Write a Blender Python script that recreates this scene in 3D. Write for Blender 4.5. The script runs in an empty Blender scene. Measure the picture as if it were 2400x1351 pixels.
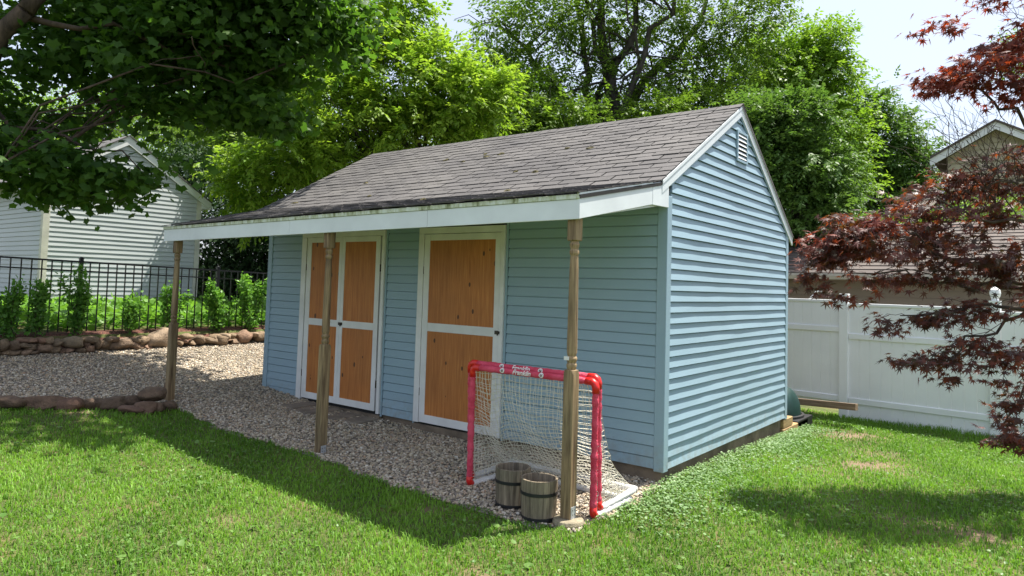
import bpy, bmesh, math, random
import numpy as np
from mathutils import Vector, Matrix

random.seed(7)
rng = np.random.default_rng(11)
SC = bpy.context.scene
COL = SC.collection

# ------------------------------------------------------------------ camera
CAM = np.array([2.80191, -5.96946, 1.62192])
YAW, PITCH, ROLL, FPX = -0.65574, 0.05515, 0.02985, 1641.15
PCX, PCY = 1200.0, 580.6
_f = np.array([math.sin(YAW)*math.cos(PITCH), math.cos(YAW)*math.cos(PITCH), math.sin(PITCH)])
_r = np.array([math.cos(YAW), -math.sin(YAW), 0.0]); _u = np.cross(_r, _f)
CR = math.cos(ROLL)*_r + math.sin(ROLL)*_u
CU = -math.sin(ROLL)*_r + math.cos(ROLL)*_u
CF = _f
cd = bpy.data.cameras.new("camera"); cam = bpy.data.objects.new("camera", cd); COL.objects.link(cam)
cam.matrix_world = Matrix(((CR[0], CU[0], -CF[0], CAM[0]), (CR[1], CU[1], -CF[1], CAM[1]),
                           (CR[2], CU[2], -CF[2], CAM[2]), (0, 0, 0, 1)))
cd.sensor_width = 36.0; cd.lens = FPX/2400*36; cd.shift_y = -(675.5-PCY)/2400
cd.clip_start = 0.05; cd.clip_end = 2000
SC.camera = cam

# ------------------------------------------------------------------ light
SUN = Vector((0.165, 0.345, 0.924)).normalized()
w = bpy.data.worlds.new("World"); SC.world = w; w.use_nodes = True
nt = w.node_tree; nt.nodes.clear()
sky = nt.nodes.new("ShaderNodeTexSky"); sky.sky_type = 'NISHITA'; sky.sun_disc = False
sky.sun_elevation = math.asin(SUN.z); sky.sun_rotation = math.atan2(SUN.x, SUN.y)
sky.dust_density = 2.5; sky.air_density = 1.0
veil = nt.nodes.new("ShaderNodeMixRGB"); veil.blend_type = 'MIX'; veil.inputs[0].default_value = 0.55
veil.inputs[2].default_value = (3.7, 3.9, 4.5, 1)          # thin bright summer haze over the whole sky
bg = nt.nodes.new("ShaderNodeBackground"); bg.inputs[1].default_value = 0.12
wo = nt.nodes.new("ShaderNodeOutputWorld")
nt.links.new(sky.outputs[0], veil.inputs[1]); nt.links.new(veil.outputs[0], bg.inputs[0]); nt.links.new(bg.outputs[0], wo.inputs[0])
sl = bpy.data.lights.new("sun", 'SUN'); sl.energy = 5.0; sl.angle = math.radians(0.53); sl.color = (1.0, 0.95, 0.86)
so = bpy.data.objects.new("sun", sl); COL.objects.link(so); so.rotation_euler = SUN.to_track_quat('Z', 'Y').to_euler(); so.location = (0, 0, 20)
SC.view_settings.view_transform = 'Standard'; SC.view_settings.look = 'None'
SC.view_settings.exposure = 1.12; SC.view_settings.gamma = 1.0
SC.render.engine = 'CYCLES'
SC.cycles.max_bounces = 8; SC.cycles.diffuse_bounces = 4; SC.cycles.transmission_bounces = 4; SC.cycles.transparent_max_bounces = 6

# ------------------------------------------------------------------ pixel helpers (a pixel is only a direction)
def ray(px, py): return CF + CR*(px-PCX)/FPX - CU*(py-PCY)/FPX
def at(px, py, t): return CAM + t*ray(px, py)
def on_x(px, py, X): d = ray(px, py); return CAM + d*((X-CAM[0])/d[0])
def on_y(px, py, Y): d = ray(px, py); return CAM + d*((Y-CAM[1])/d[1])

def sstep(a, b, x):
    t = np.clip((np.asarray(x, float)-a)/(b-a), 0, 1); return t*t*(3-2*t)
HX = [-80, -30, -16, -12.5, -10.3, -9.62, -9.42, -9.3, -8.6, -7.4, -6.2, -5.0, -3.0, 0.0, 80]
HZ = [3.2, 1.9, 1.0, 0.78, 0.68, 0.64, 0.43, 0.39, 0.31, 0.17, 0.06, -0.03, -0.10, -0.13, -0.13]
def H(x, y):
    x = np.asarray(x, float); y = np.asarray(y, float)
    h = np.interp(x, HX, HZ)
    h = h - 0.17*sstep(0.3, 6.0, y)*sstep(-7.5, -0.3, x)
    h = h + 0.012*np.sin(x*1.9+0.4)*np.sin(y*1.6+1.0)*sstep(-9.0, -7.0, x)*(1-sstep(-2.3, -1.9, y)*(1-sstep(5, 5.5, y))*(1-sstep(.2, .6, x)))
    return h
def dirt(x, y):       # worn bare spots in the lawn
    v = np.zeros_like(np.asarray(x, float))
    for (cx, cy, rx, ry, k) in ((.62, 4.5, .42, .55, 1.1), (1.15, 3.3, .35, .5, .7), (1.28, 2.4, .42, .45, 1.1), (1.0, 1.7, .3, .3, .6), (2.25, .45, .5, .22, .8), (-6.1, -2.55, .5, .2, .7), (-1.0, -1.95, .10, .10, .9), (.05, -2.6, .12, .1, .7), (-1.9, -3.1, .12, .08, .7), (1.3, -2.2, .16, .1, .6)):
        v = np.maximum(v, k*np.exp(-(((x-cx)/rx)**2+((y-cy)/ry)**2)**1.3))
    return v*(.75+.35*np.sin(np.asarray(x)*9+np.asarray(y)*4)*np.sin(np.asarray(y)*11))
def on_ground(px, py, dz=0.0):
    d = ray(px, py); t = 6.0
    for _ in range(60):
        p = CAM + t*d; tz = (H(p[0], p[1])+dz-CAM[2])/d[2]; t = 0.5*t+0.5*tz
    return CAM + t*d

# ------------------------------------------------------------------ object helpers
def tag(o, label=None, cat=None, group=None, kind=None):
    if label: o["label"] = label
    if cat: o["category"] = cat
    if group: o["group"] = group
    if kind: o["kind"] = kind
    return o
def empty(name, loc, label, cat, group=None, rz=0.0):
    o = bpy.data.objects.new(name, None); o.empty_display_size = 0.1; COL.objects.link(o)
    o.location = loc; o.rotation_euler = (0, 0, rz)
    return tag(o, label, cat, group)
def link(name, me, mat=None, parent=None):
    o = bpy.data.objects.new(name, me); COL.objects.link(o)
    if mat is not None and len(me.materials) == 0: me.materials.append(mat)
    if parent is not None:
        o.parent = parent
        o.matrix_parent_inverse = Matrix.Identity(4) if parent.get("_local") else world_of(parent).inverted()
    return o
def world_of(o):
    m = Matrix.LocRotScale(o.location, o.rotation_euler, o.scale)
    if o.parent: m = world_of(o.parent) @ o.matrix_parent_inverse @ m
    return m
class MB:
    def __init__(s): s.v = []; s.f = []
    def add(s, vs, fs):
        b = len(s.v); s.v += [tuple(map(float, q)) for q in vs]; s.f += [tuple(i+b for i in q) for q in fs]; return s
    def box(s, x0, x1, y0, y1, z0, z1):
        return s.add([(x0,y0,z0),(x1,y0,z0),(x1,y1,z0),(x0,y1,z0),(x0,y0,z1),(x1,y0,z1),(x1,y1,z1),(x0,y1,z1)],
                     [(3,2,1,0),(4,5,6,7),(0,1,5,4),(1,2,6,5),(2,3,7,6),(3,0,4,7)])
    def prism(s, poly, axis, a, b):          # poly 2D in the other two axes
        n = len(poly); vs = []
        for c in (a, b):
            for q in poly:
                vs.append((c,q[0],q[1]) if axis == 'x' else ((q[0],c,q[1]) if axis == 'y' else (q[0],q[1],c)))
        fs = [tuple(range(n)), tuple(range(2*n-1, n-1, -1))]+[(i, n+i, n+(i+1) % n, (i+1) % n) for i in range(n)]
        return s.add(vs, fs)
    def tube(s, pts, rad, n=8, caps=True):
        pts = [np.array(p, float) for p in pts]; m = len(pts)
        rad = list(rad) if hasattr(rad, '__len__') else [rad]*m
        vs = []; fs = []; ref = None
        for i, p in enumerate(pts):
            t = pts[min(i+1, m-1)]-pts[max(i-1, 0)]; t = t/(np.linalg.norm(t)+1e-9)
            if ref is None: ref = np.array([0, 0, 1.0]) if abs(t[2]) < .9 else np.array([1.0, 0, 0])
            a = ref-t*(ref@t); a /= np.linalg.norm(a)+1e-9; ref = a; b = np.cross(t, a)
            for k in range(n):
                th = 2*math.pi*k/n; vs.append(p+rad[i]*(math.cos(th)*a+math.sin(th)*b))
        for i in range(m-1):
            for k in range(n): fs.append((i*n+k, i*n+(k+1) % n, (i+1)*n+(k+1) % n, (i+1)*n+k))
        if caps: fs.append(tuple(range(n-1, -1, -1))); fs.append(tuple((m-1)*n+k for k in range(n)))
        return s.add(vs, fs)
    def lathe(s, prof, cx, cy, n=20, caps=True, ang=0.0):
        vs = []; fs = []; m = len(prof)
        for (r_, z) in prof:
            for k in range(n):
                th = ang+2*math.pi*k/n; vs.append((cx+r_*math.cos(th), cy+r_*math.sin(th), z))
        for i in range(m-1):
            for k in range(n): fs.append((i*n+k, i*n+(k+1) % n, (i+1)*n+(k+1) % n, (i+1)*n+k))
        if caps: fs.append(tuple(range(n-1, -1, -1))); fs.append(tuple((m-1)*n+k for k in range(n)))
        return s.add(vs, fs)
    def mesh(s, name, smooth=False):
        me = bpy.data.meshes.new(name); me.from_pydata(s.v, [], s.f); me.update()
        bm = bmesh.new(); bm.from_mesh(me); bmesh.ops.recalc_face_normals(bm, faces=bm.faces[:]); bm.to_mesh(me); bm.free()
        if smooth: me.polygons.foreach_set("use_smooth", [True]*len(me.polygons))
        return me
    def build(s, name, mat, parent=None, smooth=False, bevel=0.0, seg=1):
        me = s.mesh(name, smooth); o = link(name, me, mat, parent)
        if bevel:
            bm = bmesh.new(); bm.from_mesh(me)
            bmesh.ops.bevel(bm, geom=bm.edges[:], offset=bevel, segments=seg, affect='EDGES', clamp_overlap=True); bm.to_mesh(me); bm.free()
        return o
def np_mesh(name, V, Fc, col=None, smooth=False):
    """V (n,3), Fc (m,k) all same k"""
    me = bpy.data.meshes.new(name); n = len(V); m, k = Fc.shape
    me.vertices.add(n); me.vertices.foreach_set("co", np.ascontiguousarray(V, np.float32).ravel())
    me.loops.add(m*k); me.loops.foreach_set("vertex_index", np.ascontiguousarray(Fc, np.int32).ravel())
    me.polygons.add(m); me.polygons.foreach_set("loop_start", np.arange(0, m*k, k, dtype=np.int32))
    if smooth: me.polygons.foreach_set("use_smooth", np.ones(m, bool))
    me.update(calc_edges=True)
    if col is not None:
        a = me.attributes.new("vary", 'FLOAT', 'POINT'); a.data.foreach_set("value", np.ascontiguousarray(col, np.float32))
    return me

# ------------------------------------------------------------------ materials
def newmat(name):
    m = bpy.data.materials.new(name); m.use_nodes = True; t = m.node_tree
    return m, t, t.nodes["Principled BSDF"], t.nodes["Material Output"]
def ramp(t, stops, fac, interp='LINEAR'):
    r = t.nodes.new("ShaderNodeValToRGB"); r.color_ramp.interpolation = interp; e = r.color_ramp.elements
    while len(e) < len(stops): e.new(0.5)
    for el, (p, c) in zip(e, stops): el.position = p; el.color = (*c, 1)
    t.links.new(fac, r.inputs[0]); return r.outputs[0]
def noise(t, scale, detail=4, vec=None, stretch=None, rough=.55, dist=0.0):
    n = t.nodes.new("ShaderNodeTexNoise"); n.inputs["Scale"].default_value = scale; n.inputs["Detail"].default_value = detail
    n.inputs["Roughness"].default_value = rough; n.inputs["Distortion"].default_value = dist
    if vec is None: vec = geopos(t)
    if stretch:
        mp = t.nodes.new("ShaderNodeMapping"); mp.inputs["Scale"].default_value = stretch; t.links.new(vec, mp.inputs[0]); vec = mp.outputs[0]
    t.links.new(vec, n.inputs["Vector"]); return n.outputs[0]
def geopos(t):
    return t.nodes.new("ShaderNodeNewGeometry").outputs["Position"]
def objpos(t):
    return t.nodes.new("ShaderNodeTexCoord").outputs["Object"]
def mixc(t, a, b, fac, mode='MIX'):
    m = t.nodes.new("ShaderNodeMixRGB"); m.blend_type = mode
    for i, q in ((1, a), (2, b)):
        if isinstance(q, tuple): m.inputs[i].default_value = (*q, 1)
        else: t.links.new(q, m.inputs[i])
    if isinstance(fac, float): m.inputs[0].default_value = fac
    else: t.links.new(fac, m.inputs[0])
    return m.outputs[0]
def math_(t, op, a, b=None):
    m = t.nodes.new("ShaderNodeMath"); m.operation = op
    for i, q in enumerate((a, b)):
        if q is None: continue
        if isinstance(q, (float, int)): m.inputs[i].default_value = q
        else: t.links.new(q, m.inputs[i])
    return m.outputs[0]
def bump(t, p, h, strength=.3, dist=.01):
    b = t.nodes.new("ShaderNodeBump"); b.inputs["Strength"].default_value = strength; b.inputs["Distance"].default_value = dist
    t.links.new(h, b.inputs["Height"]); t.links.new(b.outputs[0], p.inputs["Normal"])
def objrand(t): return t.nodes.new("ShaderNodeObjectInfo").outputs["Random"]
def plain(name, col, rough=.6, var=.15, scale=6, bmp=0., bscale=60, dark=None, metal=0., stretch=None, perobj=0.0, spec=None):
    m, t, p, o = newmat(name)
    dk = dark or tuple(c*(1-var*2) for c in col); lt = tuple(min(1, c*(1+var)) for c in col)
    c = ramp(t, [(.3, dk), (.7, lt)], noise(t, scale, 6, stretch=stretch))
    if perobj:
        g = ramp(t, [(0, (1-perobj,)*3), (1, (1+perobj,)*3)], objrand(t)); c = mixc(t, c, g, 1.0, 'MULTIPLY')
    t.links.new(c, p.inputs["Base Color"]); p.inputs["Roughness"].default_value = rough; p.inputs["Metallic"].default_value = metal
    if spec is not None: p.inputs["Specular IOR Level"].default_value = spec
    if bmp: bump(t, p, noise(t, bscale, 5, stretch=stretch), bmp, .01)
    return m
def leafmat(name, lo, hi, trans=.35, rough=.55, tcol=None, spec=.22, tboost=1.6, mid=None):
    m, t, p, o = newmat(name)
    at_ = t.nodes.new("ShaderNodeAttribute"); at_.attribute_name = "vary"
    c = ramp(t, [(0, lo), (1, hi)] if mid is None else [(0, lo), (.4, mid), (1, hi)], at_.outputs["Fac"])
    t.links.new(c, p.inputs["Base Color"]); p.inputs["Roughness"].default_value = rough; p.inputs["Specular IOR Level"].default_value = spec
    tr = t.nodes.new("ShaderNodeBsdfTranslucent")
    tc = mixc(t, c, tcol or (tboost*1.1, tboost*1.15, tboost*.55), 1.0, 'MULTIPLY'); t.links.new(tc, tr.inputs[0])
    mx = t.nodes.new("ShaderNodeMixShader"); mx.inputs[0].default_value = trans
    t.links.new(p.outputs[0], mx.inputs[1]); t.links.new(tr.outputs[0], mx.inputs[2]); t.links.new(mx.outputs[0], o.inputs[0])
    return m
def wood(name, col, dark, rough=.75, axis='z', scale=9, knots=0.0, bmp=.35, perobj=.12):
    m, t, p, o = newmat(name)
    st = {'z': (1, 1, .06), 'x': (.06, 1, 1), 'y': (1, .06, 1)}[axis]
    n1 = noise(t, scale*5, 5, stretch=st, dist=.6); n2 = noise(t, scale*22, 3, stretch=st)
    f = math_(t, 'ADD', math_(t, 'MULTIPLY', n1, .7), math_(t, 'MULTIPLY', n2, .3))
    c = ramp(t, [(.38, dark), (.5, tuple((a+b)/2 for a, b in zip(col, dark))), (.62, col)], f)
    c = mixc(t, c, ramp(t, [(.35, (.8, .82, .8)), (.7, (1.1, 1.05, 1.0))], noise(t, 2.2, 3)), 1.0, 'MULTIPLY')
    g = ramp(t, [(0, (1-perobj,)*3), (1, (1+perobj,)*3)], objrand(t)); c = mixc(t, c, g, 1.0, 'MULTIPLY')
    t.links.new(c, p.inputs["Base Color"]); p.inputs["Roughness"].default_value = rough
    bump(t, p, f, bmp, .006); return m

def plywood():
    m, t, p, o = newmat("plywood")
    n1 = noise(t, 9, 6, stretch=(5, 5, .16), dist=1.6); n2 = noise(t, 60, 3, stretch=(3, 1, .05))
    f = math_(t, 'ADD', math_(t, 'MULTIPLY', n1, .65), math_(t, 'MULTIPLY', n2, .35))
    c = ramp(t, [(.33, (.33, .104, .022)), (.5, (.47, .168, .038)), (.66, (.58, .245, .066))], f)
    # knots: dark flecks stretched along the grain
    v = t.nodes.new("ShaderNodeTexVoronoi"); v.inputs["Scale"].default_value = 1.0; v.inputs["Randomness"].default_value = .9
    mp = t.nodes.new("ShaderNodeMapping"); mp.inputs["Scale"].default_value = (7.5, .01, 4.2); t.links.new(geopos(t), mp.inputs[0]); t.links.new(mp.outputs[0], v.inputs["Vector"])
    sz = math_(t, 'MULTIPLY', noise(t, 1.7, 2), .23)
    k = math_(t, 'LESS_THAN', v.outputs["Distance"], sz)
    k2 = ramp(t, [(0.02, (.05, .05, .05)), (.12, (1, 1, 1))], v.outputs["Distance"])
    c = mixc(t, c, (.035, .012, .006), math_(t, 'MULTIPLY', k, .85))
    c = mixc(t, c, ramp(t, [(.3, (.82, .8, .8)), (.7, (1.1, 1.08, 1.0))], noise(t, 1.6, 3)), 1.0, 'MULTIPLY')
    t.links.new(c, p.inputs["Base Color"]); p.inputs["Roughness"].default_value = .55
    bump(t, p, f, .08, .003); return m

def siding_mat(name, col, grain=True, dirt=(.9, .93, .92)):
    m, t, p, o = newmat(name)
    c = ramp(t, [(.25, tuple(a*b for a, b in zip(col, dirt))), (.75, col)], noise(t, 1.3, 5))
    g = ramp(t, [(0, (.965,)*3), (1, (1.03,)*3)], objrand(t)); c = mixc(t, c, g, 1.0, 'MULTIPLY')
    sx = t.nodes.new("ShaderNodeSeparateXYZ"); t.links.new(geopos(t), sx.inputs[0])
    foot = ramp(t, [(0, (1, 1, 1)), (.30, (0, 0, 0))], sx.outputs[2]); spl = ramp(t, [(.40, (0, 0, 0)), (.68, (1, 1, 1))], noise(t, 11, 6, rough=.7))
    c = mixc(t, c, (.22, .20, .15), math_(t, 'MULTIPLY', math_(t, 'MULTIPLY', foot, spl), .55))
    t.links.new(c, p.inputs["Base Color"]); p.inputs["Roughness"].default_value = .48; p.inputs["Specular IOR Level"].default_value = .4
    if grain: bump(t, p, noise(t, 90, 4, stretch=(.08, .08, 1)), .05, .002)
    return m
def shingle_mat(name, lo, hi):
    m, t, p, o = newmat(name)
    c = ramp(t, [(.3, lo), (.72, hi)], noise(t, 160, 3))
    c = mixc(t, c, ramp(t, [(.3, (.72, .70, .72)), (.7, (1.18, 1.14, 1.1))], noise(t, 1.1, 5)), 1.0, 'MULTIPLY')
    c = mixc(t, c, ramp(t, [(0, (.88,)*3), (1, (1.12,)*3)], objrand(t)), 1.0, 'MULTIPLY')
    li = ramp(t, [(.665, (0, 0, 0)), (.72, (1, 1, 1))], noise(t, 26, 5, rough=.7)); patch = ramp(t, [(.5, (0, 0, 0)), (.7, (1, 1, 1))], noise(t, 1.9, 3))
    c = mixc(t, c, (.33, .31, .24), math_(t, 'MULTIPLY', math_(t, 'MULTIPLY', li, patch), .8))
    t.links.new(c, p.inputs["Base Color"]); p.inputs["Roughness"].default_value = .9
    bump(t, p, noise(t, 240, 2), .5, .004); return m

M = {}
M['siding'] = siding_mat("blue_vinyl_siding", (.288, .408, .488))
M['trim_blue'] = siding_mat("blue_vinyl_trim", (.288, .408, .488), False)
M['white'] = plain("white_painted_trim", (.76, .78, .79), .5, .05, 3)
M['doorwhite'] = plain("white_door_paint", (.74, .74, .73), .5, .06, 4, .05, 50)
M['greywhite'] = siding_mat("pale_grey_siding", (.48, .51, .52), False)
M['cream'] = plain("cream_corner_trim", (.58, .57, .49), .5, .08, 4)
M['white_eave'] = plain("aluminium_fascia", (.70, .75, .77), .42, .06, 2.2)
def fascia_old():
    m, t, p, o = newmat("mildewed_drip_edge")
    s = noise(t, 14, 6, stretch=(1, 1, .35), rough=.7)
    c = ramp(t, [(.34, (.16, .18, .08)), (.46, (.48, .52, .36)), (.58, (.66, .71, .64))], s)
    t.links.new(c, p.inputs["Base Color"]); p.inputs["Roughness"].default_value = .7; return m
M['mildew'] = fascia_old()
M['ply'] = plywood()
M['post'] = wood("weathered_pine_post", (.34, .25, .138), (.098, .060, .030), scale=4.5, bmp=.5)
M['stave'] = wood("weathered_barrel_stave", (.30, .245, .175), (.125, .10, .07), scale=7, perobj=.3)
M['timber'] = wood("landscape_timber", (.42, .29, .14), (.25, .15, .06), axis='y', scale=5)
M['plank'] = wood("weathered_plank", (.33, .24, .16), (.17, .11, .065), axis='x', scale=5)
M['slab'] = plain("brown_grey_slab", (.20, .165, .13), .85, .2, 5, .4, 40, perobj=.2)
M['found'] = plain("stained_concrete", (.20, .155, .11), .9, .3, 3.5, .6, 30)
M['concrete'] = plain("pier_concrete", (.28, .24, .16), .9, .22, 12, .7, 70)
M['shingle'] = shingle_mat("asphalt_shingle", (.060, .058, .058), (.140, .136, .134))
M['black'] = plain("black_powder_coat", (.008, .008, .009), .35, .1, 4)
M['dark'] = plain("dark_interior", (.012, .012, .012), .9, .1, 4)
M['steel'] = plain("galvanised_steel", (.46, .48, .50), .38, .12, 30, metal=.25)
M['latch'] = plain("tarnished_latch", (.06, .05, .04), .45, .2, 30, metal=.6)
M['hoop'] = plain("black_hoop", (.012, .012, .014), .5, .1, 20)
M['soil'] = plain("potting_soil", (.045, .026, .018), .95, .4, 60, .9, 90)
def sleeve():
    m, t, p, o = newmat("faded_red_sleeve")
    c = ramp(t, [(.3, (.52, .028, .065)), (.7, (.70, .085, .15))], noise(t, 11, 4))
    t.links.new(c, p.inputs["Base Color"]); p.inputs["Roughness"].default_value = .72
    bump(t, p, noise(t, 26, 3, stretch=(1, 1, 1), dist=1.5), .7, .02); return m
M['sleeve'] = sleeve()
M['redplastic'] = plain("red_plastic_elbow", (.62, .015, .012), .35, .08, 8)
M['whitesleeve'] = plain("white_sleeve", (.66, .65, .64), .65, .12, 9, .6, 28)
M['cord'] = plain("net_cord", (.72, .69, .58), .8, .1, 20)
M['print'] = plain("white_print", (.80, .78, .74), .6, .06, 30)
M['printdark'] = plain("dark_print", (.10, .02, .03), .6, .06, 30)
M['vinyl'] = plain("white_vinyl_fence", (.87, .88, .88), .38, .03, 2.0)
M['tub'] = plain("dark_green_plastic", (.006, .035, .03), .45, .15, 6)
M['rock'] = None
def rockmat(name, stops, moss=False):
    m, t, p, o = newmat(name)
    c = ramp(t, stops, objrand(t))
    c = mixc(t, c, ramp(t, [(.28, (.5, .48, .46)), (.72, (1.35, 1.3, 1.22))], noise(t, 9, 8, rough=.65)), 1.0, 'MULTIPLY')
    sp = ramp(t, [(.66, (0, 0, 0)), (.74, (1, 1, 1))], noise(t, 5, 6)); c = mixc(t, c, (.22, .20, .12), math_(t, 'MULTIPLY', sp, .5))
    t.links.new(c, p.inputs["Base Color"]); p.inputs["Roughness"].default_value = .85
    bump(t, p, noise(t, 30, 8, rough=.65), .8, .03); return m
M['rock'] = rockmat("field_stone", [(0, (.16, .115, .075)), (.3, (.25, .18, .115)), (.55, (.19, .14, .095)), (.8, (.25, .145, .10)), (1, (.29, .24, .17))])
M['edge'] = rockmat("brownstone", [(0, (.105, .070, .048)), (.5, (.14, .092, .062)), (1, (.155, .088, .064))])
M['bark'] = plain("bark", (.085, .062, .045), .95, .35, 9, .9, 24, stretch=(1, 1, .3))
M['bark2'] = plain("grey_bark", (.06, .052, .045), .95, .35, 9, .9, 24, stretch=(1, 1, .3))
M['twig'] = plain("thin_twig", (.16, .10, .085), .85, .2, 20)
M['maple'] = leafmat("norway_maple_leaf", (.028, .078, .014), (.072, .150, .022), .46, .5, tboost=1.5)
M['elder'] = leafmat("box_elder_leaf", (.09, .19, .020), (.28, .385, .055), .42, .5, tboost=1.5)
M['mid'] = leafmat("woodland_leaf", (.06, .125, .02), (.15, .235, .035), .38, .5, tboost=1.5)
M['lime'] = leafmat("lime_green_leaf", (.08, .175, .02), (.20, .31, .04), .40, .5, tboost=1.5)
M['cool'] = leafmat("mid_green_leaf", (.055, .125, .03), (.125, .21, .05), .35, .5, tboost=1.4)
M['deep'] = leafmat("shade_dark_evergreen_leaf", (.012, .035, .012), (.03, .065, .02), .15, .6)  # evergreen tone darkened in the colour itself for the shade under the trees
M['shrub'] = leafmat("shrub_leaf", (.06, .16, .03), (.14, .29, .05), .40, .4, tboost=1.5)
M['cover'] = leafmat("ground_cover_leaf", (.085, .20, .03), (.17, .33, .06), .40, .45, tboost=1.4)
M['ivy'] = leafmat("ground_ivy_leaf", (.075, .165, .04), (.22, .335, .14), .25, .5, spec=.4)
M['grass'] = leafmat("grass_blade", (.030, .105, .009), (.215, .395, .050), .36, .5, tboost=1.3)
M['weed'] = leafmat("lawn_weed_leaf", (.08, .17, .035), (.16, .27, .07), .32, .4)
M['jmaple'] = leafmat("japanese_maple_leaf", (.040, .040, .016), (.150, .052, .038), .36, .48, tcol=(3.0, 1.7, .5), spec=.42, mid=(.062, .032, .030))
M['jred'] = leafmat("red_maple_leaf", (.060, .030, .018), (.21, .055, .034), .38, .5, tcol=(2.6, 1.5, .6), spec=.35, mid=(.11, .030, .024))
M['brown_siding'] = siding_mat("brown_clapboard", (.20, .155, .12), False)
M['brown_roof'] = shingle_mat("brown_shingle", (.075, .064, .058), (.145, .125, .112))
M['gutter'] = plain("beige_gutter", (.40, .37, .33), .5, .08, 4)
M['beige'] = plain("beige_siding", (.42, .37, .26), .6, .06, 3)
M['mulch'] = plain("red_mulch", (.13, .05, .032), .95, .5, 45, 1.0, 60)

def ground_mat():
    m, t, p, o = newmat("lawn_soil")
    c = ramp(t, [(.32, (.055, .075, .018)), (.55, (.10, .115, .03)), (.75, (.17, .12, .06))], noise(t, 2.6, 7))
    c = mixc(t, c, ramp(t, [(.3, (.55, .6, .5)), (.7, (1.25, 1.2, 1.1))], noise(t, 55, 4)), 1.0, 'MULTIPLY')
    da = t.nodes.new("ShaderNodeAttribute"); da.attribute_name = "vary"; c = mixc(t, c, ramp(t, [(.3, (.13, .085, .05)), (.7, (.27, .19, .12))], noise(t, 40, 5)), da.outputs["Fac"])
    t.links.new(c, p.inputs["Base Color"]); p.inputs["Roughness"].default_value = .95; bump(t, p, noise(t, 80, 4), .8, .02); return m
M['ground'] = ground_mat()
def gravel_mat():
    m, t, p, o = newmat("gravel_base")
    v = t.nodes.new("ShaderNodeTexVoronoi"); v.inputs["Scale"].default_value = 45; t.links.new(geopos(t), v.inputs["Vector"])
    c = ramp(t, [(0, (.14, .12, .10)), (.4, (.26, .22, .17)), (.7, (.32, .30, .27)), (1, (.40, .35, .27))], v.outputs["Color"])
    c = mixc(t, c, ramp(t, [(.2, (1, 1, 1)), (.75, (.35, .33, .3))], v.outputs["Distance"]), 1.0, 'MULTIPLY')
    t.links.new(c, p.inputs["Base Color"]); p.inputs["Roughness"].default_value = .9; bump(t, p, v.outputs["Distance"], -.8, .02); return m
M['gravel'] = gravel_mat()
def pebble_mat():
    m, t, p, o = newmat("river_pebble")
    a = t.nodes.new("ShaderNodeAttribute"); a.attribute_name = "vary"; a.attribute_type = 'INSTANCER'
    c = ramp(t, [(0, (.16, .135, .11)), (.16, (.33, .28, .21)), (.34, (.42, .33, .21)), (.5, (.25, .22, .19)), (.64, (.50, .42, .30)), (.8, (.58, .52, .42)), (.9, (.38, .24, .14)), (1, (.66, .62, .54))], a.outputs["Fac"])
    c = mixc(t, c, ramp(t, [(.3, (.75,)*3), (.7, (1.15,)*3)], noise(t, 90, 3)), 1.0, 'MULTIPLY')
    t.links.new(c, p.inputs["Base Color"]); p.inputs["Roughness"].default_value = .7; return m
M['pebble'] = pebble_mat()

# ================================================================== terrain
def terrain():
    xs = np.unique(np.concatenate([np.linspace(-400, -60, 8), np.linspace(-60, -12, 17), np.linspace(-12, -6, 61), np.linspace(-6, 5, 111), np.linspace(5, 40, 15), np.linspace(40, 400, 8)]))
    ys = np.unique(np.concatenate([np.linspace(-400, -40, 7), np.linspace(-40, -8, 9), np.linspace(-8, 8, 161), np.linspace(8, 40, 12), np.linspace(40, 500, 10)]))
    X, Y = np.meshgrid(xs, ys, indexing='ij'); V = np.stack([X, Y, H(X, Y)], -1).reshape(-1, 3)
    nx, ny = len(xs), len(ys); i, j = np.meshgrid(np.arange(nx-1), np.arange(ny-1), indexing='ij'); a = (i*ny+j).ravel()
    o = link("ground", np_mesh("ground", V, np.stack([a, a+ny, a+ny+1, a+1], 1), np.clip(dirt(V[:, 0], V[:, 1])*1.3, 0, 1), smooth=True), M['ground'])
    tag(o, "green lawn ground rising to the left", None, None, "structure")
terrain()

# ================================================================== gravel
GPX = [(0, 950), (160, 950), (300, 950), (405, 952), (450, 976), (520, 1008), (640, 1045), (740, 1070), (860, 1120), (1000, 1166), (1150, 1204), (1250, 1234),
       (1345, 1246), (1400, 1226), (1470, 1192), (1530, 1152), (1562, 1122)]
gb = [on_ground(*q)[:2] for q in GPX]
d0 = gb[0]-gb[1]; gb[0] = gb[1]+d0*2.2
GPOLY = [tuple(q) for q in gb]+[(0.02, 0.3), (-0.5, 0.3), (-5.9, 0.3), (-6.0, 4.2), (-6.4, 9.0), (-9.33, 9.0), (-9.36, 2.0), (-9.36, -5.6)]
GPOLY = np.array(GPOLY)
def inside(P, poly):
    x, y = P[:, 0], P[:, 1]; r_ = np.zeros(len(P), bool); n = len(poly)
    for i in range(n):
        x0, y0 = poly[i]; x1, y1 = poly[(i+1) % n]
        c = ((y0 > y) != (y1 > y)) & (x < (x1-x0)*(y-y0)/(y1-y0+1e-12)+x0); r_ ^= c
    return r_
def wob(P):       # ragged border between gravel and grass
    return P+0.035*np.stack([np.sin(P[:, 1]*13+P[:, 0]*5), np.sin(P[:, 0]*11-P[:, 1]*4)], 1)
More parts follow.
